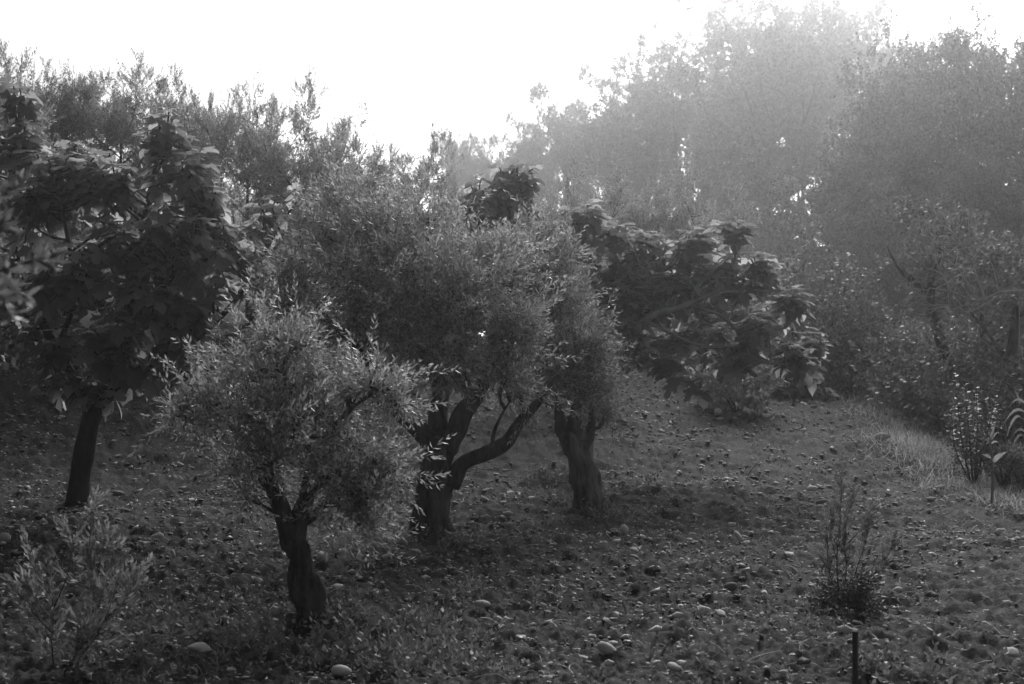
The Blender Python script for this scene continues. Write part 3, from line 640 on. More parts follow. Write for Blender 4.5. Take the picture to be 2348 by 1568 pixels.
# ------------------------------------------------------------------ loose cover of the soil: clods and pebbles, litter, straw
def soil_points(n, r, lo=4.3, hi=25, spread=.47, pw=1.0):
    d = lo + (hi - lo) * r.uniform(0, 1, n) ** pw; x = r.uniform(-spread, spread, n) * d
    return x, d
t_ = (1 + 5 ** .5) / 2
ICO_V = norm(np.array([[-1, t_, 0], [1, t_, 0], [-1, -t_, 0], [1, -t_, 0], [0, -1, t_], [0, 1, t_], [0, -1, -t_], [0, 1, -t_], [t_, 0, -1], [t_, 0, 1], [-t_, 0, -1], [-t_, 0, 1]]))
ICO_F = np.array([[0, 11, 5], [0, 5, 1], [0, 1, 7], [0, 7, 10], [0, 10, 11], [1, 5, 9], [5, 11, 4], [11, 10, 2], [10, 7, 6], [7, 1, 8], [3, 9, 4], [3, 4, 2], [3, 2, 6], [3, 6, 8], [3, 8, 9], [4, 9, 5], [2, 4, 11], [6, 2, 10], [8, 6, 7], [9, 8, 1]])
OCT_V = np.array([[1, .2, 0], [-1, .1, .1], [.1, 1, 0], [-.1, -1, -.1], [.1, 0, 1], [0, .1, -1.]]); OCT_F = np.array([[0, 2, 4], [2, 1, 4], [1, 3, 4], [3, 0, 4], [2, 0, 5], [1, 2, 5], [3, 1, 5], [0, 3, 5]])
rg = np.random.default_rng(41)
n = 58000; x, d = soil_points(n, rg, hi=24, pw=.85); k = vnoise(x * 1.1 + 9, d * .8, 33) * .55 + vnoise(x * 3.1, d * 2.4, 34) * .45 > rg.uniform(.2, .75, n); x, d = x[k], d[k]; n = len(x); print('pebbles', n); z = soil_z(x, d)
lump = [(OCT_V * rg.uniform(.65, 1.3, (6, 1)) * [1, rg.uniform(.6, .95), rg.uniform(.28, .5)] * .6, OCT_F) for _ in range(10)]
g = MB(); scatter(g, lump, np.c_[x, d, z + .004], np.array([[0, 0, 1.]]) + rg.normal(0, .25, (n, 3)), (rg.gamma(1.8, .0115, n) + .008) * (d / 9) ** .55)
g.build('soil_clods', M_GRAVEL, smooth=False, kind='stuff')
n = 22000; x, d = soil_points(n, rg); k = vnoise(x * .9, d * .6, 31) * .6 + vnoise(x * 2.6, d * 2.0, 32) * .4 > rg.uniform(.25, .75, n); x, d = x[k], d[k]; n = len(x); z = soil_z(x, d)
bent = [np.array([[-.5, 0, 0], [0, .5, rg.uniform(.05, .3)], [.5, 0, rg.uniform(-.1, .1)], [0, -.5, rg.uniform(.05, .3)]]) * [1, rg.uniform(.25, .6), 1] for _ in range(6)]
li = MB(); scatter(li, [(b, np.array([[0, 3, 2, 1]])) for b in bent], np.c_[x, d, z + .012], np.array([[0, 0, 1.]]) + rg.normal(0, .22, (n, 3)), rg.uniform(.012, .04, n) * (d / 9) ** .4)
li.build('leaf_litter', M_LITTER, smooth=False, kind='stuff')
def straw_proto(r, rise=.35):
    t = np.linspace(0, 1, 5); c = np.c_[t - .5, r.uniform(-.25, .25) * np.sin(t * 3.1), rise * np.sin(t * 3.14) * r.uniform(.1, 1)]
    w_ = np.array([.012, .014, .013, .01, .003])[:, None]
    V = np.vstack([c + w_ * [0, 1, .3], c - w_ * [0, 1, .3]]); F = np.array([[i, i + 1, 5 + i + 1, 5 + i] for i in range(4)]); return V, F
n = 3200; x, d = soil_points(n, rg); z = soil_z(x, d)
sw = MB(); scatter(sw, [straw_proto(rg) for _ in range(10)], np.c_[x, d, z + .012], np.array([[0, 0, 1.]]) + rg.normal(0, .2, (n, 3)), rg.uniform(.06, .22, n))
sw.build('dry_straw', M_STRAW, smooth=False, kind='stuff')

# grass: green blades on the soil, thick on the bank at the right
def blade_proto(r, wd=.014):
    t = np.linspace(0, 1, 4); bend = r.uniform(.1, .7); c = np.c_[np.zeros(4), bend * t ** 2, t * (1 - .25 * bend)]
    w_ = wd * np.array([.8, 1, .7, .05])[:, None]
    return np.vstack([c + w_ * [1, 0, 0], c - w_ * [1, 0, 0]]), np.array([[i, i + 1, 4 + i + 1, 4 + i] for i in range(3)])
BL = [blade_proto(rg) for _ in range(10)]
def grass(n, cx, cd, sx, sd, h, mb, r):
    n = int(n * 1.8) if n > 100 else n; x = cx + r.normal(0, sx, n); d = cd + r.normal(0, sd, n); k = d > 3.5; x, d = x[k], d[k]
    scatter(mb, BL, np.c_[x, d, soil_z(x, d) - .01], np.array([[0, 0, 1.]]) + r.normal(0, .6, (len(x), 3)), .55 * h * r.uniform(.5, 1.3, len(x)))
gr = MB()
for dx, dy, nn, sx, sd, h in [(2080, 985, 1900, .32, .9, .36), (2150, 1050, 2500, .3, .9, .34), (2230, 1120, 900, .3, .6, .2), (2010, 945, 1000, .3, 1.0, .24), (1700, 895, 500, .6, .5, .12), (1560, 870, 300, .5, .5, .12), (1440, 840, 500, .25, .4, .22), (1900, 912, 300, .5, .4, .14), (2300, 1150, 800, .25, .5, .2), (1230, 1020, 260, .25, .3, .12)]:
    d = hit(dx, dy); grass(nn, (dx - CX) / FPX * d, d, sx, sd, h, gr, rg)
for gx, gy, gn in [(5.6, 12, 700), (5.6, 9.5, 700), (5.4, 7.5, 700), (6.6, 11, 700), (6.8, 8.5, 600)]: grass(gn, gx, gy, .5, 1.0, .36, gr, rg)
for _ in range(130):
    x, d = soil_points(1, rg); grass(int(rg.integers(4, 22)), x[0], d[0], .05, .05, .075, gr, rg)
gr.build('grass', M_GRASS, smooth=False, kind='stuff')
# low broad-leaved weeds
we = MB(); BR = shoots(8, 6, 4, .12, .045, .02, angle=(35, 85))
def weeds(dx, dy, nn, s, sc=1.0):
    d = hit(dx, dy); x = (dx - CX) / FPX * d + rg.normal(0, s, nn); y = d + rg.normal(0, s * 1.2, nn)
    scatter(we, BR, np.c_[x, y, soil_z(x, y)], np.array([[0, 0, .8]]) + rg.normal(0, .4, (nn, 3)), sc * rg.uniform(.6, 1.3, nn))
for a in [(760, 1420, 40, .12), (900, 1490, 90, .22), (990, 1530, 120, .2), (960, 1440, 40, .14), (650, 1480, 50, .15), (560, 1440, 30, .2), (350, 1450, 60, .3), (230, 1540, 60, .3), (500, 1390, 40, .25), (1290, 1150, 40, .14), (1390, 1175, 40, .12), (1250, 1110, 50, .12), (1040, 1250, 30, .2), (820, 1260, 40, .2), (1480, 1130, 20, .15), (1130, 1380, 30, .25), (1890, 1470, 20, .15), (2100, 1560, 25, .2), (1560, 1540, 18, .2), (1980, 1545, 24, .06)]: weeds(*a)
for _ in range(130):
    x, d = soil_points(1, rg, 4.5, 20); k = int(rg.integers(1, 5)); xx = x + rg.normal(0, .04, k); yy = d + rg.normal(0, .04, k)
    scatter(we, BR, np.c_[xx, yy, soil_z(xx, yy)], np.array([[0, 0, .7]]) + rg.normal(0, .4, (k, 3)), rg.uniform(.4, 1, k))
we.build('weeds', M_WEED, smooth=False, kind='stuff')

# ------------------------------------------------------------------ stones, each one an object
def stone_mesh(seed, angular):
    import bmesh
    r = np.random.default_rng(seed); bm = bmesh.new(); bmesh.ops.create_icosphere(bm, subdivisions=2, radius=.5)
    V = np.array([v.co[:] for v in bm.verts]); F = np.array([[v.index for v in f.verts] for f in bm.faces]); bm.free()
    if angular:
        for _ in range(12):
            nrm = norm(r.normal(size=3)); h = r.uniform(.20, .38); q = V @ nrm; V = V - np.maximum(q - h, 0)[:, None] * nrm
        V = V * [1, r.uniform(.6, .95), r.uniform(.4, .7)] + r.normal(0, .012, V.shape)
    else:
        ph = r.uniform(0, 6, 3); V = V * (1 + .07 * np.sin(V[:, [0]] * 6 + ph[0]) + .07 * np.sin(V[:, [1]] * 5 + ph[1]) + .05 * np.sin(V[:, [2]] * 7 + ph[2]))
        V = V * [1, r.uniform(.62, .85), r.uniform(.45, .65)]
    return V, F
def stone_me(seed, ang, mat):
    m = MB(); m.add(*stone_mesh(seed, ang)); return m.mesh('stone', mat, smooth=not ang)
RND = [stone_me(300 + k, False, M_STONE) for k in range(6)]; ANG = [stone_me(320 + k, True, M_STONE) for k in range(7)]
RNDD = [stone_me(340 + k, False, M_STONE_D) for k in range(3)]; ANGD = [stone_me(350 + k, True, M_STONE_D) for k in range(3)]
rs = np.random.default_rng(77)
def stone(px, py, size, kind, label, stand=0.0, rot=None, group='stones on the tilled soil', name='stone', flat=1.0):
    """px, py: foot of the stone in the 2500 x 1670 photograph, where its sight line meets the soil; size: its length there"""
    dx, dy = px * .9388, (py + size * .28) * .9388; d = hit(dx, dy); x = (dx - CX) / FPX * d
    s = size / 1.0652 / FPX * d * 1.25; lib = {'r': RND, 'a': ANG, 'rd': RNDD, 'ad': ANGD}[kind]
    return put_stone(x, d, s, lib, label, stand, rot, group, name, flat)
def put_stone(x, d, s, lib, label, stand, rot, group, name='stone', flat=1.0):
    o = bpy.data.objects.new(name, lib[int(rs.integers(0, len(lib)))]); COL.objects.link(o)
    o.location = (x, d, float(soil_z(np.array([x]), np.array([d]))[0]) + (.014 if s < .057 else .022) + s * ((.21 if s < .057 else .27) * flat if not stand else .34)); o.scale = (s, s, s * flat)
    o.rotation_euler = (rs.normal(0, .15), stand if stand else rs.normal(0, .2), rs.uniform(-.6, .6) if rot is None else rot)
    return tag(o, label, 'stone', group)
heroes = [
 (1484, 1591, 44, 'r', 'smooth pale egg-shaped stone, the largest round one near the bottom edge'), (1497, 1563, 21, 'r', 'small round stone just behind the large pale egg-shaped stone'), (1599, 1558, 42, 'a', 'chunky angular block right of the egg-shaped stone'),
 (1486, 1623, 28, 'a', 'tilted stone just in front of the egg-shaped stone'), (1464, 1634, 18, 'a', 'small stone left of the tilted stone in front of the egg'), (1275, 1541, 32, 'a', 'brightest flat pale stone in the bottom middle'), (1168, 1545, 32, 'a', 'rough pale stone left of the brightest flat stone'),
 (1300, 1524, 17, 'a', 'small pale stone behind the brightest flat stone'), (1301, 1540, 18, 'a', 'small pale stone touching the right end of the brightest flat stone'), (833, 1641, 40, 'r', 'large smooth sloping stone at the bottom edge right of the front olive'),
 (1178, 1468, 32, 'r', 'long low stone in front of the dry grass tuft'), (1216, 1506, 20, 'r', 'round stone between the long low stone and the bright flat one'), (1225, 1520, 20, 'a', 'grey stone just below the round stone, behind the bright flat one'), (1655, 1497, 28, 'a', 'pale lumpy stone left of the bright slab'),
 (1497, 1512, 28, 'ad', 'dark slanted stone behind the egg-shaped stone'), (1482, 1525, 22, 'a', 'pale stone beside the dark slanted stone'), (1239, 1250, 28, 'a', 'flat stone lying between the middle olive and the leaning olive'), (1265, 1271, 10, 'r', 'tiny white pebble in front of the flat stone between two olives'),
 (1524, 1296, 24, 'r', 'rounded stone standing on end in front of the leaning olive', 1.3), (1620, 1370, 20, 'a', 'pale stone on open soil below and right of the leaning olive'), (1356, 1374, 22, 'a', 'wedge of stone in front of the middle olive'), (821, 1462, 30, 'a', 'pale stone right of the foot of the front olive'),
 (1640, 1626, 40, 'a', 'big flat stone in the pile at the bottom edge right of the egg'), (1662, 1622, 30, 'a', 'second flat stone of the pile at the bottom edge right of the egg'), (1713, 1483, 46, 'a', 'bright sharp-edged slab, longest pale stone on the open soil'), (1761, 1508, 34, 'a', 'rough stone just right of the bright sharp-edged slab'),
 (1803, 1325, 25, 'r', 'smooth egg-shaped stone tilted on the open soil in mid slope', .9), (1820, 1347, 22, 'a', 'pale flake just below the tilted egg-shaped stone'), (1784, 1278, 22, 'a', 'angular stone above the tilted egg-shaped stone in mid slope'), (1771, 1198, 17, 'r', 'round pale stone high on the open soil above the tilted egg', 1.2),
 (1983, 1198, 22, 'r', 'rounded stone left of the sapling tip'), (2006, 1234, 22, 'rd', 'dark stone left of the sapling'), (2000, 1248, 15, 'r', 'small pale stone just below the dark stone left of the sapling'), (1994, 1284, 15, 'r', 'pale pebble left of the middle of the sapling'), (2223, 1313, 15, 'r', 'bright half-round stone right of the sapling'),
 (2273, 1456, 40, 'ad', 'large dark slab right of the sapling foot'), (2240, 1466, 15, 'r', 'small stone standing beside the large dark slab', 1.3), (2192, 1445, 20, 'r', 'pale round stone between the sapling and the dark slab'), (2439, 1334, 26, 'a', 'broad stone near the right edge above the dark slab'), (2064, 1550, 42, 'a', 'large stone leaning behind the top of the stake'),
 (2016, 1533, 22, 'a', 'pale stone left of the large stone behind the stake'), (2000, 1508, 28, 'ad', 'dark flat stone under the sapling foot'), (1960, 1623, 44, 'ad', 'large dark ridge-shaped stone left of the stake'), (1912, 1646, 18, 'r', 'bright knob of stone left of the dark ridge-shaped stone'), (2474, 1623, 46, 'a', 'big flat stone in the bottom right corner'),
 (1711, 1611, 26, 'a', 'slanted stone below the bright sharp-edged slab near the bottom edge'), (2140, 1604, 24, 'rd', 'dark rounded stone right of the stake'), (2108, 1585, 20, 'a', 'pale stone just right of the stake top'), (1784, 1428, 26, 'rd', 'dark round stone above the bright sharp-edged slab'), (487, 1606, 62, 'a', 'large jagged triangular rock at the bottom left'),
 (563, 1646, 30, 'a', 'flat stone in front and right of the jagged triangular rock'), (797, 1322, 36, 'a', 'wedge-shaped stone beside the front olive trunk'), (789, 1366, 42, 'a', 'rough pale rock just right of the front olive trunk'), (757, 1370, 18, 'a', 'pale stone between the front trunk and the rough pale rock'), (287, 1205, 26, 'rd', 'rounded boulder in the deep shade right of the fig trunk'),
 (383, 1318, 28, 'a', 'half-buried stone in the shade behind the bottom-left young olive'), (423, 1361, 19, 'r', 'small pale stone standing upright left of the front trunk', 1.4), (12, 1322, 28, 'r', 'rounded stone at the left edge'), (7, 1332, 12, 'r', 'pebble touching the rounded stone at the left edge'), (130, 1280, 38, 'ad', 'flat dark stone at the left below the fig trunk'),
 (577, 1474, 30, 'a', 'pale cracked stone left of the front trunk foot'), (345, 1556, 24, 'a', 'stone in the weeds above the jagged triangular rock'), (1753, 1012, 19, 'r', 'round pale stone far up the slope near the crest'), (2153, 1080, 28, 'r', 'long flat stone beside the grass bank', 0, .1), (1843, 1167, 28, 'ad', 'long dark stone half way up the open soil'), (1872, 1029, 12, 'a', 'bright chip of stone far up the slope'),
 (1600, 1640, 24, 'a', 'square stone left of the pile at the bottom edge'), (150, 1437, 26, 'a', 'stone behind the stem of the bottom-left young olive'), (630, 1168, 14, 'r', 'pebble in the shade left of the front olive crown')]
for h_ in heroes: stone(*h_[:3], h_[3], h_[4], *(h_[5:] if len(h_) > 5 else ()))
# smaller stones, named by the nearest landmark stone or plant
MARKS = []
MARKS += [(705, 1425, 'front olive trunk'), (990, 1215, 'middle olive trunk'), (1348, 1162, 'leaning olive trunk'), (185, 1150, 'dark fig trunk'), (1935, 1395, 'sapling'), (130, 1562, 'bottom-left young olive'), (1960, 1560, 'stake'), (2230, 1112, 'round-leaved shrub'), (2090, 1010, 'grass bank'), (1080, 1355, 'dry grass tuft'),
          (1393, 1497, 'large egg-shaped stone'), (1608, 1395, 'bright slab'), (2134, 1370, 'large dark slab'), (457, 1512, 'jagged rock'), (1693, 1248, 'tilted egg stone'), (1730, 1098, 'long dark stone'), (1575, 905, 'dark log'), (1197, 1449, 'brightest flat stone'), (1163, 1176, 'flat midway stone'), (1431, 1220, 'upright rounded stone'), (2290, 1255, 'broad right-edge stone'), (2320, 1530, 'corner stone'), (360, 1240, 'half-buried stone'), (782, 1542, 'smooth sloping stone')]
MW = []; USED = set()
for mx, my, ml in MARKS:
    md_ = hit(mx, my); MW.append(((mx - CX) / FPX * md_, md_, ml))
for k in range(232):
    d = 5.1 + 13 * rs.uniform(0, 1) ** 1.25; a = rs.uniform(-.36, .36); x = a * d
    if a < -.05 and rs.uniform() < .35: a = rs.uniform(.05, .36); x = a * d
    rounded = rs.uniform() < .28; dark = rs.uniform() < .12; s_ = float(rs.uniform(.026, .056)); flat = float(rs.choice([.6, 1.0]))
    near = sorted(range(len(MW)), key=lambda i: math.hypot(MW[i][0] - x, MW[i][1] - d)); q = near[0]; vx, vy = x - MW[q][0], d - MW[q][1]; far = math.hypot(vx, vy)
    side = ('right of' if vx > 0 else 'left of') if abs(vx) > abs(vy) else ('behind' if vy > 0 else 'in front of')
    lab0 = f"{'flat ' if flat < 1 else ''}{'dark' if dark else 'pale'} {'rounded' if rounded else 'angular'} {'pebble' if s_ < .036 else 'stone'} {'close ' if far < .7 else 'well '}{side} the {MW[q][2]}"; lab = lab0
    for e in near[1:6]:
        if lab not in USED: break
        lab = f"{lab0}, towards the {MW[e][2]}"
    USED.add(lab)
    put_stone(x, d, s_, (RNDD if rounded else ANGD) if dark else (RND if rounded else ANG), lab, 0, rs.uniform(0, 6.28), 'small stones ' + side + ' the ' + MW[q][2], 'stone', flat)
lg = MB(); d = hit(1575, 905); a = pt(1558, 895, d); b = pt(1592, 905, d); a[2] = on_soil(a[0], a[1]) + .05; b[2] = on_soil(b[0], b[1]) + .04
tube(lg, [a, (a + b) / 2 + [0, .03, .02], b], [.07, .075, .05], 9, 9, .15)
tag(lg.build('log', M_BARK, None), 'short dark log lying near the crest under the hanging fig leaves', 'log')
# sticks
for k, (x0, y0, x1, y1, wpx, lab) in enumerate([(1520, 1470, 1530, 1500, 9, 'pale stump of stick standing in the soil behind the egg-shaped stone'), (1500, 1592, 1526, 1578, 5, 'thin stick leaning on the egg-shaped stone'), (1615, 1600, 1640, 1560, 9, 'thick stick slanting up beside the stone pile'), (1826, 1160, 1850, 1130, 4, 'thin twig crossing the long dark stone half way up the slope'), (385, 1385, 408, 1366, 5, 'short pale stick left of the front trunk'), (285, 1412, 305, 1402, 5, 'curved dry twig behind the bottom-left young olive')]):
    X0, Y0, X1, Y1 = [v * .9388 for v in (x0, y0, x1, y1)]; d = hit(max(X0, X1), max(Y0, Y1)); m_ = MB()
    a, b = pt(X0, Y0, d), pt(X1, Y1, d - .02); tube(m_, [a, (a + b) / 2 + [0, 0, .008], b], [wpx * .45 / FPX * d, wpx * .4 / FPX * d, wpx * .3 / FPX * d], 7, 7, .15)
    tag(m_.build('stick', M_DEAD, None), lab, 'stick', 'sticks on the tilled soil')

# ------------------------------------------------------------------ young plants
def stems_plant(name, label, cat, base, stems, protos, mat, per_m, seed, scale=1.0, group=None, bark=M_BARK, start=.2, d=None, up=.9, d_of=0):
    """upright stems (each a polyline in the picture) set with leafy shoots"""
    r = np.random.default_rng(seed); d0 = hit(*base) if d is None else d
    b = pt(base[0], base[1], d0); b[2] = on_soil(b[0], b[1]); root = thing(name, label, cat, b, group); fo = MB()
    for k, S_ in enumerate(stems):
        P = np.array([pt(x, y, d0 + dd) for x, y, dd in S_]); m_ = MB(); w0 = S_[0][2] if False else .0
        L = np.linalg.norm(np.diff(P, axis=0), axis=1).sum(); C = tube(m_, P, [.003 + .003 * L, .002 + .002 * L, .0012], 5, 14); m_.build('stem', bark, root)
        n = max(4, int(per_m * L)); t = start + (1 - start) * r.uniform(0, 1, n); q = np.clip(t * 13, 0, 12.99); i = q.astype(int); f = (q - i)[:, None]
        p = C[i] * (1 - f) + C[np.minimum(i + 1, 13)] * f; dr = norm(np.gradient(C, axis=0))[i] * up + r.normal(0, .45, (n, 3))
        scatter(fo, protos, p, dr, scale * r.uniform(.6, 1.15, n) * (1.1 - .45 * t))
    fo.build('foliage', mat, root, smooth=False, kind='stuff')
    return root
YO = shoots(9, 8, 7, .17, .062, .016, True, angle=(22, 50))
stems_plant('young_olive', 'young olive sprouting at the bottom left with one tall upright tip', 'young tree', (130, 1562),
    [[(128, 1570, 0), (118, 1470, 0), (120, 1380, 0), (100, 1280, 0)], [(140, 1560, 0), (195, 1470, 0), (215, 1380, 0), (205, 1250, 0), (218, 1130, 0)], [(130, 1560, -.1), (205, 1480, -.15), (240, 1420, -.2), (270, 1340, -.2)],
     [(118, 1470, 0), (80, 1400, .05), (72, 1320, .1), (70, 1260, .1)], [(120, 1400, 0), (150, 1330, 0), (165, 1260, .1), (155, 1225, .1)], [(200, 1460, 0), (245, 1330, 0), (262, 1250, .05)], [(205, 1350, 0), (235, 1270, 0), (240, 1230, 0)], [(240, 1420, -.2), (290, 1370, -.2), (325, 1300, -.2)],
     [(140, 1550, -.1), (175, 1500, -.2), (200, 1440, -.3)], [(118, 1450, -.1), (90, 1420, -.15), (40, 1360, -.2)]],
    YO, M_OLIVE_PALE, 44, 401, 1.0, None, M_BARK, .25)
stems_plant('olive_sapling', 'thin olive sapling standing alone on the open soil above the stake', 'sapling', (1935, 1395),
    [[(1925, 1390, 0), (1918, 1290, 0), (1925, 1200, 0), (1930, 1075, 0)], [(1932, 1390, .02), (1940, 1300, 0), (1935, 1230, 0), (1955, 1130, 0)], [(1940, 1390, 0), (1965, 1300, .05), (1985, 1240, .05), (1990, 1190, .05)], [(1928, 1380, -.05), (1900, 1310, -.1), (1895, 1240, -.1)],
     [(1945, 1380, .05), (1990, 1330, .1), (2025, 1290, .1), (2050, 1240, .1)], [(1920, 1290, 0), (1905, 1230, 0), (1908, 1180, 0)], [(1940, 1250, 0), (1975, 1210, 0), (1998, 1170, 0)]],
    YO, M_WEED, 46, 402, .8, None, M_BARK, .3)
dS = hit(1945, 1400); FERN = shoots(12, 6, 8, .2, .05, .012, angle=(60, 85))
bush('weed_bush', 'low dark ferny weed crowding the foot of the sapling', (1950 - CX) / FPX * dS, dS, .12, .10, 150, FERN, M_WEEDD, None, 403, 'weed', .75, .3, 4)
bush('weed_bush', 'smaller dark ferny weed left of the sapling foot', (1895 - CX) / FPX * hit(1895, 1385), hit(1895, 1385), .09, .06, 70, FERN, M_WEEDD, None, 404, 'weed', .65, .2, 3)
# round-leaved shrubs: the larger leaves are parts
def round_leaf():
    a = np.linspace(0, 2 * math.pi, 9)[:-1] + .39; o_ = np.c_[np.cos(a) * .42, .5 + np.sin(a) * .5, .10 * np.abs(np.cos(a))]
    return np.vstack([o_, [[0, .5, 0]]]), np.array([[i, (i + 1) % 8, 8] for i in range(8)])
RLV, RLF = round_leaf(); _m = MB(); _m.add(RLV, RLF); RLM = _m.mesh('leaf', M_ROUND)
def round_shrub(label, base, stems, size, seed, group):
    r = np.random.default_rng(seed); d0 = hit(*base); b = pt(base[0], base[1], d0); b[2] = on_soil(b[0], b[1]); root = thing('round_leaved_shrub', label, 'shrub', b, group); mass = MB()
    for S_ in stems:
        P = np.array([pt(x, y, d0 + dd) for x, y, dd in S_]); m_ = MB(); C = tube(m_, P, [.012, .008, .003], 5, 30); m_.build('stem', M_BARK, root)
        for i in range(9, 30):
            for side in (0, 1):
                az = i * 1.3 + side * 3.14 + r.normal(0, .3); el = r.uniform(.1, .6); s = size * r.uniform(.8, 1.2) * (1 - .4 * max(0, i - 24) / 6)
                md = np.array([math.cos(az) * math.cos(el), math.sin(az) * math.cos(el), math.sin(el)]); sd = norm(np.cross(md, [0, 0, 1])); nn = np.cross(sd, md); sd = np.cross(md, nn)
                M = np.stack([sd, md, nn], 1) * s; p = C[i] + r.normal(0, .01, 3)
                o = bpy.data.objects.new('leaf', RLM); COL.objects.link(o); o.parent = root; m4 = Matrix.Identity(4)
                for a in range(3):
                    for c in range(3): m4[a][c] = M[a, c]
                    m4[a][3] = p[a] - b[a]
                o.matrix_basis = m4
        n = 60; q = C[r.integers(4, 22, n)] + r.normal(0, .09, (n, 3)); scatter(mass, RSH, q, r.normal(0, .5, (n, 3)) + [0, 0, .8], r.uniform(.6, 1.1, n))
    mass.build('foliage', M_ROUND_ST, root, smooth=False, kind='stuff')
RSH = shoots(14, 6, 3, .10, .035, .028, angle=(50, 85))
round_shrub('upright shrub with stacked round leaves on tall stems at the right', (2230, 1112), [[(2226, 1112, 0), (2205, 1010, 0), (2185, 840, 0)], [(2230, 1112, 0), (2222, 1000, -.1), (2212, 885, -.1)], [(2232, 1112, 0), (2240, 1000, 0), (2238, 890, 0)], [(2236, 1112, 0), (2262, 1000, 0), (2285, 895, 0)], [(2234, 1112, .1), (2250, 1020, .2), (2290, 940, .2)], [(2228, 1112, .1), (2190, 1030, .2), (2180, 940, .2)]], .055, 411, 'round-leaved shrubs')
round_shrub('smaller round-leaved shrub beside the pale post at the crest', (1965, 928), [[(1962, 930, 0), (1958, 900, 0), (1955, 868, 0)], [(1966, 930, 0), (1972, 895, 0), (1976, 872, 0)], [(1962, 930, 0), (1945, 905, .1), (1940, 885, .1)], [(1970, 930, 0), (1990, 905, .1), (2005, 885, .1)]], .06, 412, 'round-leaved shrubs')
# canes and reeds at the right edge
def cane(label, base, d, leaves, group, seed):
    r = np.random.default_rng(seed); b = pt(base[0], base[1], d); b[2] = on_soil(b[0], b[1]); root = thing('cane_plant', label, 'cane', b, group)
    top = pt(leaves[0][0], leaves[0][1], d); st = MB(); tube(st, [b, (b + top) / 2 + [.02, 0, 0], top], [.014, .011, .006], 6, 10); st.build('stem', M_CANE, root)
    for (x0, y0, x1, y1, arch, wpx) in leaves:
        a, e = pt(x0, y0, d), pt(x1, y1, d - r.uniform(0, .3)); t = np.linspace(0, 1, 7)[:, None]; c = a + (e - a) * t + np.array([0, 0, arch / FPX * d]) * (4 * t * (1 - t)); w_ = wpx / 2 / FPX * d * np.array([.5, .9, 1, .9, .7, .4, .05])[:, None]
        sv = norm(np.cross(e - a, [0, 1, .4])); m_ = MB(); m_.add(np.vstack([c + sv * w_, c - sv * w_ + [0, .01, 0]]), np.array([[i, i + 1, 7 + i + 1, 7 + i] for i in range(6)])); m_.build('leaf', M_CANE, root)
cane('cane with long arching pale leaves at the right edge', (2352, 1080), 13.2, [(2350, 945, 2300, 975, 18, 7), (2350, 925, 2312, 935, 14, 6), (2345, 960, 2308, 1000, 22, 7), (2350, 990, 2316, 1010, 14, 7), (2348, 1000, 2318, 1035, 16, 6), (2340, 925, 2325, 890, 0, 4), (2346, 930, 2375, 960, 14, 7), (2346, 960, 2385, 1000, 16, 7)], 'canes at the right edge', 1)
cane('short cane with a broad upright leaf beside the round-leaved shrub', (2272, 1100), 13.6, [(2270, 1008, 2284, 962, 0, 7), (2270, 1010, 2290, 990, 4, 8), (2268, 1015, 2250, 1018, 9, 6), (2270, 1018, 2290, 1015, 4, 5), (2272, 1050, 2250, 1042, 2, 7), (2275, 1060, 2300, 1038, 6, 9), (2280, 1060, 2310, 1035, 4, 8)], 'canes at the right edge', 2)
for k, (dx, dy, lab) in enumerate([(2300, 1120, 'dark leafy weed clump at the right edge below the canes'), (2340, 1125, 'dark leafy weed clump in the right-hand corner of the bank'), (2325, 1060, 'leafy weed clump between the two canes'), (2120, 985, 'leafy weed clump on the grass bank'), (2060, 960, 'leafy weed clump at the top of the grass bank')]):
    d = hit(dx, dy); bush('weed_clump', lab, (dx - CX) / FPX * d, d, .30, .22 if k < 3 else .14, 150, BR, M_WEED, 'weed clumps on the bank', 420 + k, 'weed', 1.2, .6, 5)
# dry grass tuft
tg = MB(); d = hit(1080, 1355); tx = (1080 - CX) / FPX * d; troot = thing('dry_grass_tuft', 'pale tuft of dry grass in front of the middle olive', 'grass tuft', (tx, d, on_soil(tx, d)))
scatter(tg, BL, np.c_[tx + rg.normal(0, .05, 46), d + rg.normal(0, .03, 46), np.full(46, on_soil(tx, d))], rg.normal(0, .5, (46, 3)) + [0, 0, .9], rg.uniform(.08, .2, 46)); tg.build('blades', M_STRAW, troot, smooth=False, kind='stuff')

# ------------------------------------------------------------------ stake and post
def post(name, label, cat, top, foot_d, wpx, mat, lean=0):
    b = pt(top[0], top[1], foot_d); z = on_soil(b[0], b[1]); h = b[2] - z; root = thing(name, label, cat, (b[0] - lean, b[1], z)); m_ = MB(); r0 = wpx / 2 / FPX * foot_d
    tube(m_, [[b[0] - lean, b[1], z - .15], [b[0] - lean * .5 + r0 * .12, b[1], z + h * .5], [b[0], b[1], z + h]], [r0 * 1.05, r0 * 1.0, r0 * .95], 12, 16, .08, cap=False); m_.build('shaft', mat, root)
    t_m = MB(); k = np.linspace(0, 6.283, 13)[:-1]; ring = np.c_[b[0] + np.cos(k) * r0 * .93, b[1] + np.sin(k) * r0 * .93, z + h - .004 + rg.uniform(-.004, .006, 12)]
    t_m.add(np.vstack([ring, [[b[0], b[1], z + h + .008]]]), np.array([[i, (i + 1) % 12, 12] for i in range(12)])); t_m.build('sawn_top', M_POSTP, root, smooth=False)
post('wooden_stake', 'dark rough wooden stake standing upright at the bottom edge', 'stake', (1960, 1447), 5.6, 14, M_POST)
post('fence_post', 'short pale post leaning at the crest beside the grass bank', 'post', (1999, 880), hit(1995, 925), 7, M_POSTP, .03)

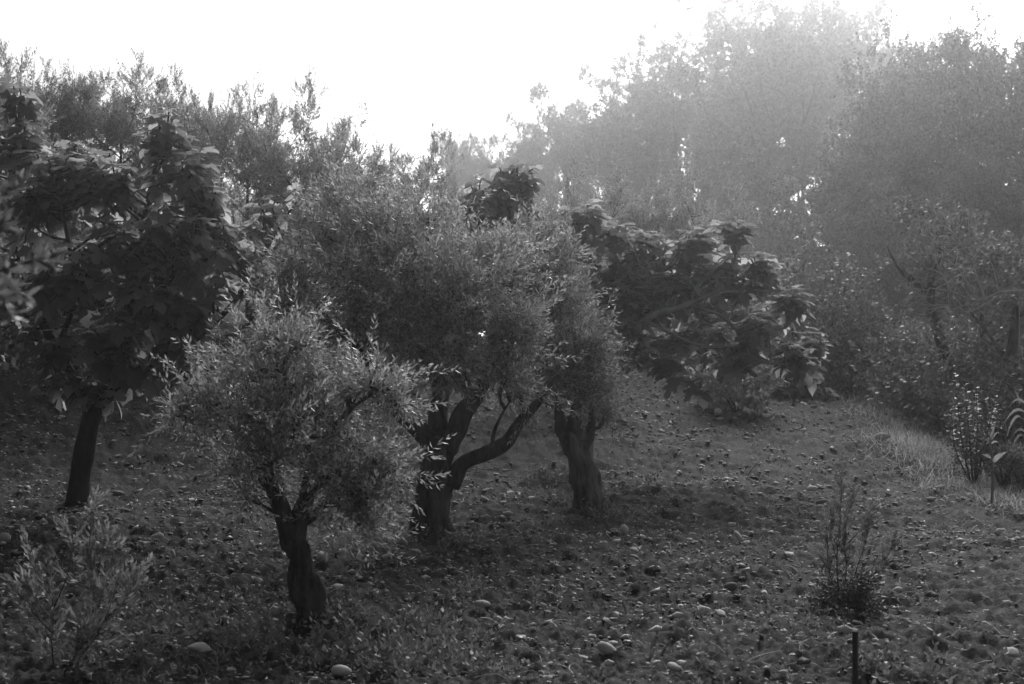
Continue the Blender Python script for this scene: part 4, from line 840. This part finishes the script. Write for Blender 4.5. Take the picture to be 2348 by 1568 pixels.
# ------------------------------------------------------------------ dead tree reaching in from the right, leaning dark trunks
rd = np.random.default_rng(9); dd = 17.5
bx = (2480 - CX) / FPX * dd; droot = thing('dead_tree', 'leafless dead tree reaching in from the right with pale tangled twigs', 'tree', (bx, dd, on_soil(bx, dd)))
m_ = MB(); tube(m_, [[bx, dd, on_soil(bx, dd) - .1], pt(2475, 900, dd), pt(2440, 700, dd), pt(2430, 500, dd)], [.16, .13, .10, .05], 12, 20, .15); m_.build('trunk', M_DEAD, droot)
for L_, w0 in [([(2445, 670), (2347, 668), (2290, 672), (2240, 690), (2180, 668), (2130, 660)], 12), ([(2300, 672), (2255, 700), (2215, 715), (2190, 700), (2160, 705)], 8), ([(2240, 690), (2200, 740), (2170, 780)], 5), ([(2215, 715), (2195, 770), (2180, 800), (2165, 815)], 5), ([(2180, 668), (2150, 610), (2140, 560), (2128, 520)], 5), ([(2240, 690), (2200, 620), (2160, 590), (2120, 580)], 5),
               ([(2260, 690), (2230, 600), (2235, 540), (2215, 480)], 6), ([(2230, 600), (2190, 540), (2150, 500), (2130, 440)], 5), ([(2290, 672), (2270, 600), (2225, 560), (2175, 560)], 5), ([(2130, 660), (2122, 690), (2150, 705)], 4)]:
    P = np.array([pt(x, y, dd + rd.uniform(-.2, .2)) for x, y in L_]); m_ = MB(); C = tube(m_, P, [w0 * .36 / FPX * dd, w0 * .24 / FPX * dd, .005], 6, 18, .1)
    for _ in range(7):
        i = rd.integers(5, 18); e = C[i] + rd.normal(0, .13, 3) + [-.09, 0, .08]; e2 = e + rd.normal(0, .10, 3) + [-.04, 0, .06]
        tube(m_, [C[i], e, e2], [.0055, .004, .003], 4, 7, cap=False)
    m_.build('branch', M_DEAD, droot)
m_ = MB(); tube(m_, [pt(2335, 668, dd), pt(2337, 760, dd), pt(2336, 838, dd)], [.005, .006, .004], 5, 10); m_.build('hanging_twig', M_DEAD, droot)
for k, (L_, d, w0, lab) in enumerate([([(2182, 960), (2172, 860), (2150, 760), (2132, 690), (2140, 600)], 20.5, 30, 'dark leaning trunk in the shade behind the round-leaved shrub'), ([(2262, 960), (2258, 860), (2250, 720)], 20, 22, 'thin dark upright trunk right of the leaning trunk'), ([(2310, 1020), (2315, 860), (2330, 700)], 18.5, 34, 'thick dark trunk near the right edge behind the canes')]):
    x = (L_[0][0] - CX) / FPX * d; root = thing('bare_trunk', lab, 'tree', (x, d, on_soil(x, d)), 'dark trunks in the stream-side shade'); P = np.array([[x, d, on_soil(x, d) - .1]] + [pt(a, b, d) for a, b in L_]); m_ = MB(); r0 = w0 / 2 / FPX * d
    C = tube(m_, P, [r0 * 1.2, r0, r0 * .8, r0 * .5], 10, 18, .12); m_.build('trunk', M_BARK, root)
    for _ in range(3):
        m_ = MB(); i = rd.integers(10, 17); e = C[i] + [rd.uniform(-.7, .7), rd.uniform(-.4, .4), rd.uniform(.4, .9)]; tube(m_, [C[i], (C[i] + e) / 2 + rd.normal(0, .08, 3), e], [r0 * .35, r0 * .25, .01], 6, 8, .1); m_.build('branch', M_BARK, root)
    fo = MB(); p, dr = ellipsoid_shoots(C[-1] + [0, 0, .3], np.array([.9, .7, .6]), 260, 16, rd); scatter(fo, ALD, p, dr, 1.0); fo.build('foliage', M_DARK, root, smooth=False, kind='stuff')

# ------------------------------------------------------------------ near olive just outside the left edge, two sprigs hang into view
nx, nd = -2.15, 3.3; nroot = thing('olive_tree', 'near olive beyond the left edge whose blurred leafy sprigs hang into view', 'tree', (nx, nd, on_soil(nx, nd)))
m_ = MB(); tube(m_, [[nx, nd, -.1], [nx + .05, nd, .5], [nx - .05, nd + .05, 1.1], [nx, nd, 1.5]], [.13, .10, .09, .08], 14, 18, .2); m_.build('trunk', M_BARK, nroot)
SPR = [[[nx, nd, 1.4], pt(-160, 470, nd - .1), pt(-60, 470, nd), pt(45, 425, nd)], [[nx, nd, 1.3], pt(-200, 660, nd), pt(-60, 640, nd), pt(60, 600, nd), pt(112, 590, nd)], [[nx, nd, 1.3], pt(-160, 700, nd + .1), pt(-40, 640, nd + .1), pt(60, 680, nd + .1)], [[nx, nd, 1.4], pt(-150, 560, nd + .1), pt(-40, 540, nd), pt(10, 520, nd)], [[nx, nd, 1.3], pt(-150, 680, nd), pt(-20, 670, nd - .1), pt(25, 720, nd - .1)]]
_lv, _lf = olive_leaf(1, .24, True, .15); _m = MB(); _m.add(_lv, _lf); OLM = _m.mesh('leaf', M_OLIVE_OBJ)
for S_ in SPR:
    m_ = MB(); C = tube(m_, S_, [.02, .008, .003, .0015], 6, 40); m_.build('branch', M_BARK, nroot)
    for i in range(22, 40):
        for sgn in (-1, 1):
            ax = norm(C[min(i + 1, 39)] - C[i - 1]); sd0 = norm(rd.normal(size=3) + np.array([0, 0, .3])); md = norm(ax * .7 + sd0 * .8); s = rd.uniform(.045, .065); sd = norm(np.cross(md, rd.normal(size=3))); nn = np.cross(sd, md)
            o = bpy.data.objects.new('leaf', OLM); COL.objects.link(o); o.parent = nroot; m4 = Matrix.Identity(4)
            for a in range(3):
                m4[a][0], m4[a][1], m4[a][2], m4[a][3] = sd[a] * s, md[a] * s, nn[a] * s, C[i][a] - (nx, nd, on_soil(nx, nd))[a]
            o.matrix_basis = m4
fo = MB()
for c, rad, n in [((nx - .1, nd, 2.3), (.75, .9, .8), 900), ((nx - .3, nd - .6, 1.8), (.6, .7, .6), 450), ((nx - .2, nd + .8, 1.9), (.55, .7, .7), 500)]:
    p, dr = ellipsoid_shoots(np.array(c), np.array(rad), n, n // 14, rd); scatter(fo, OL_NEAR, p, dr, rd.uniform(.75, 1.2, n))
fo.build('foliage', M_OLIVE, nroot, smooth=False, kind='stuff')
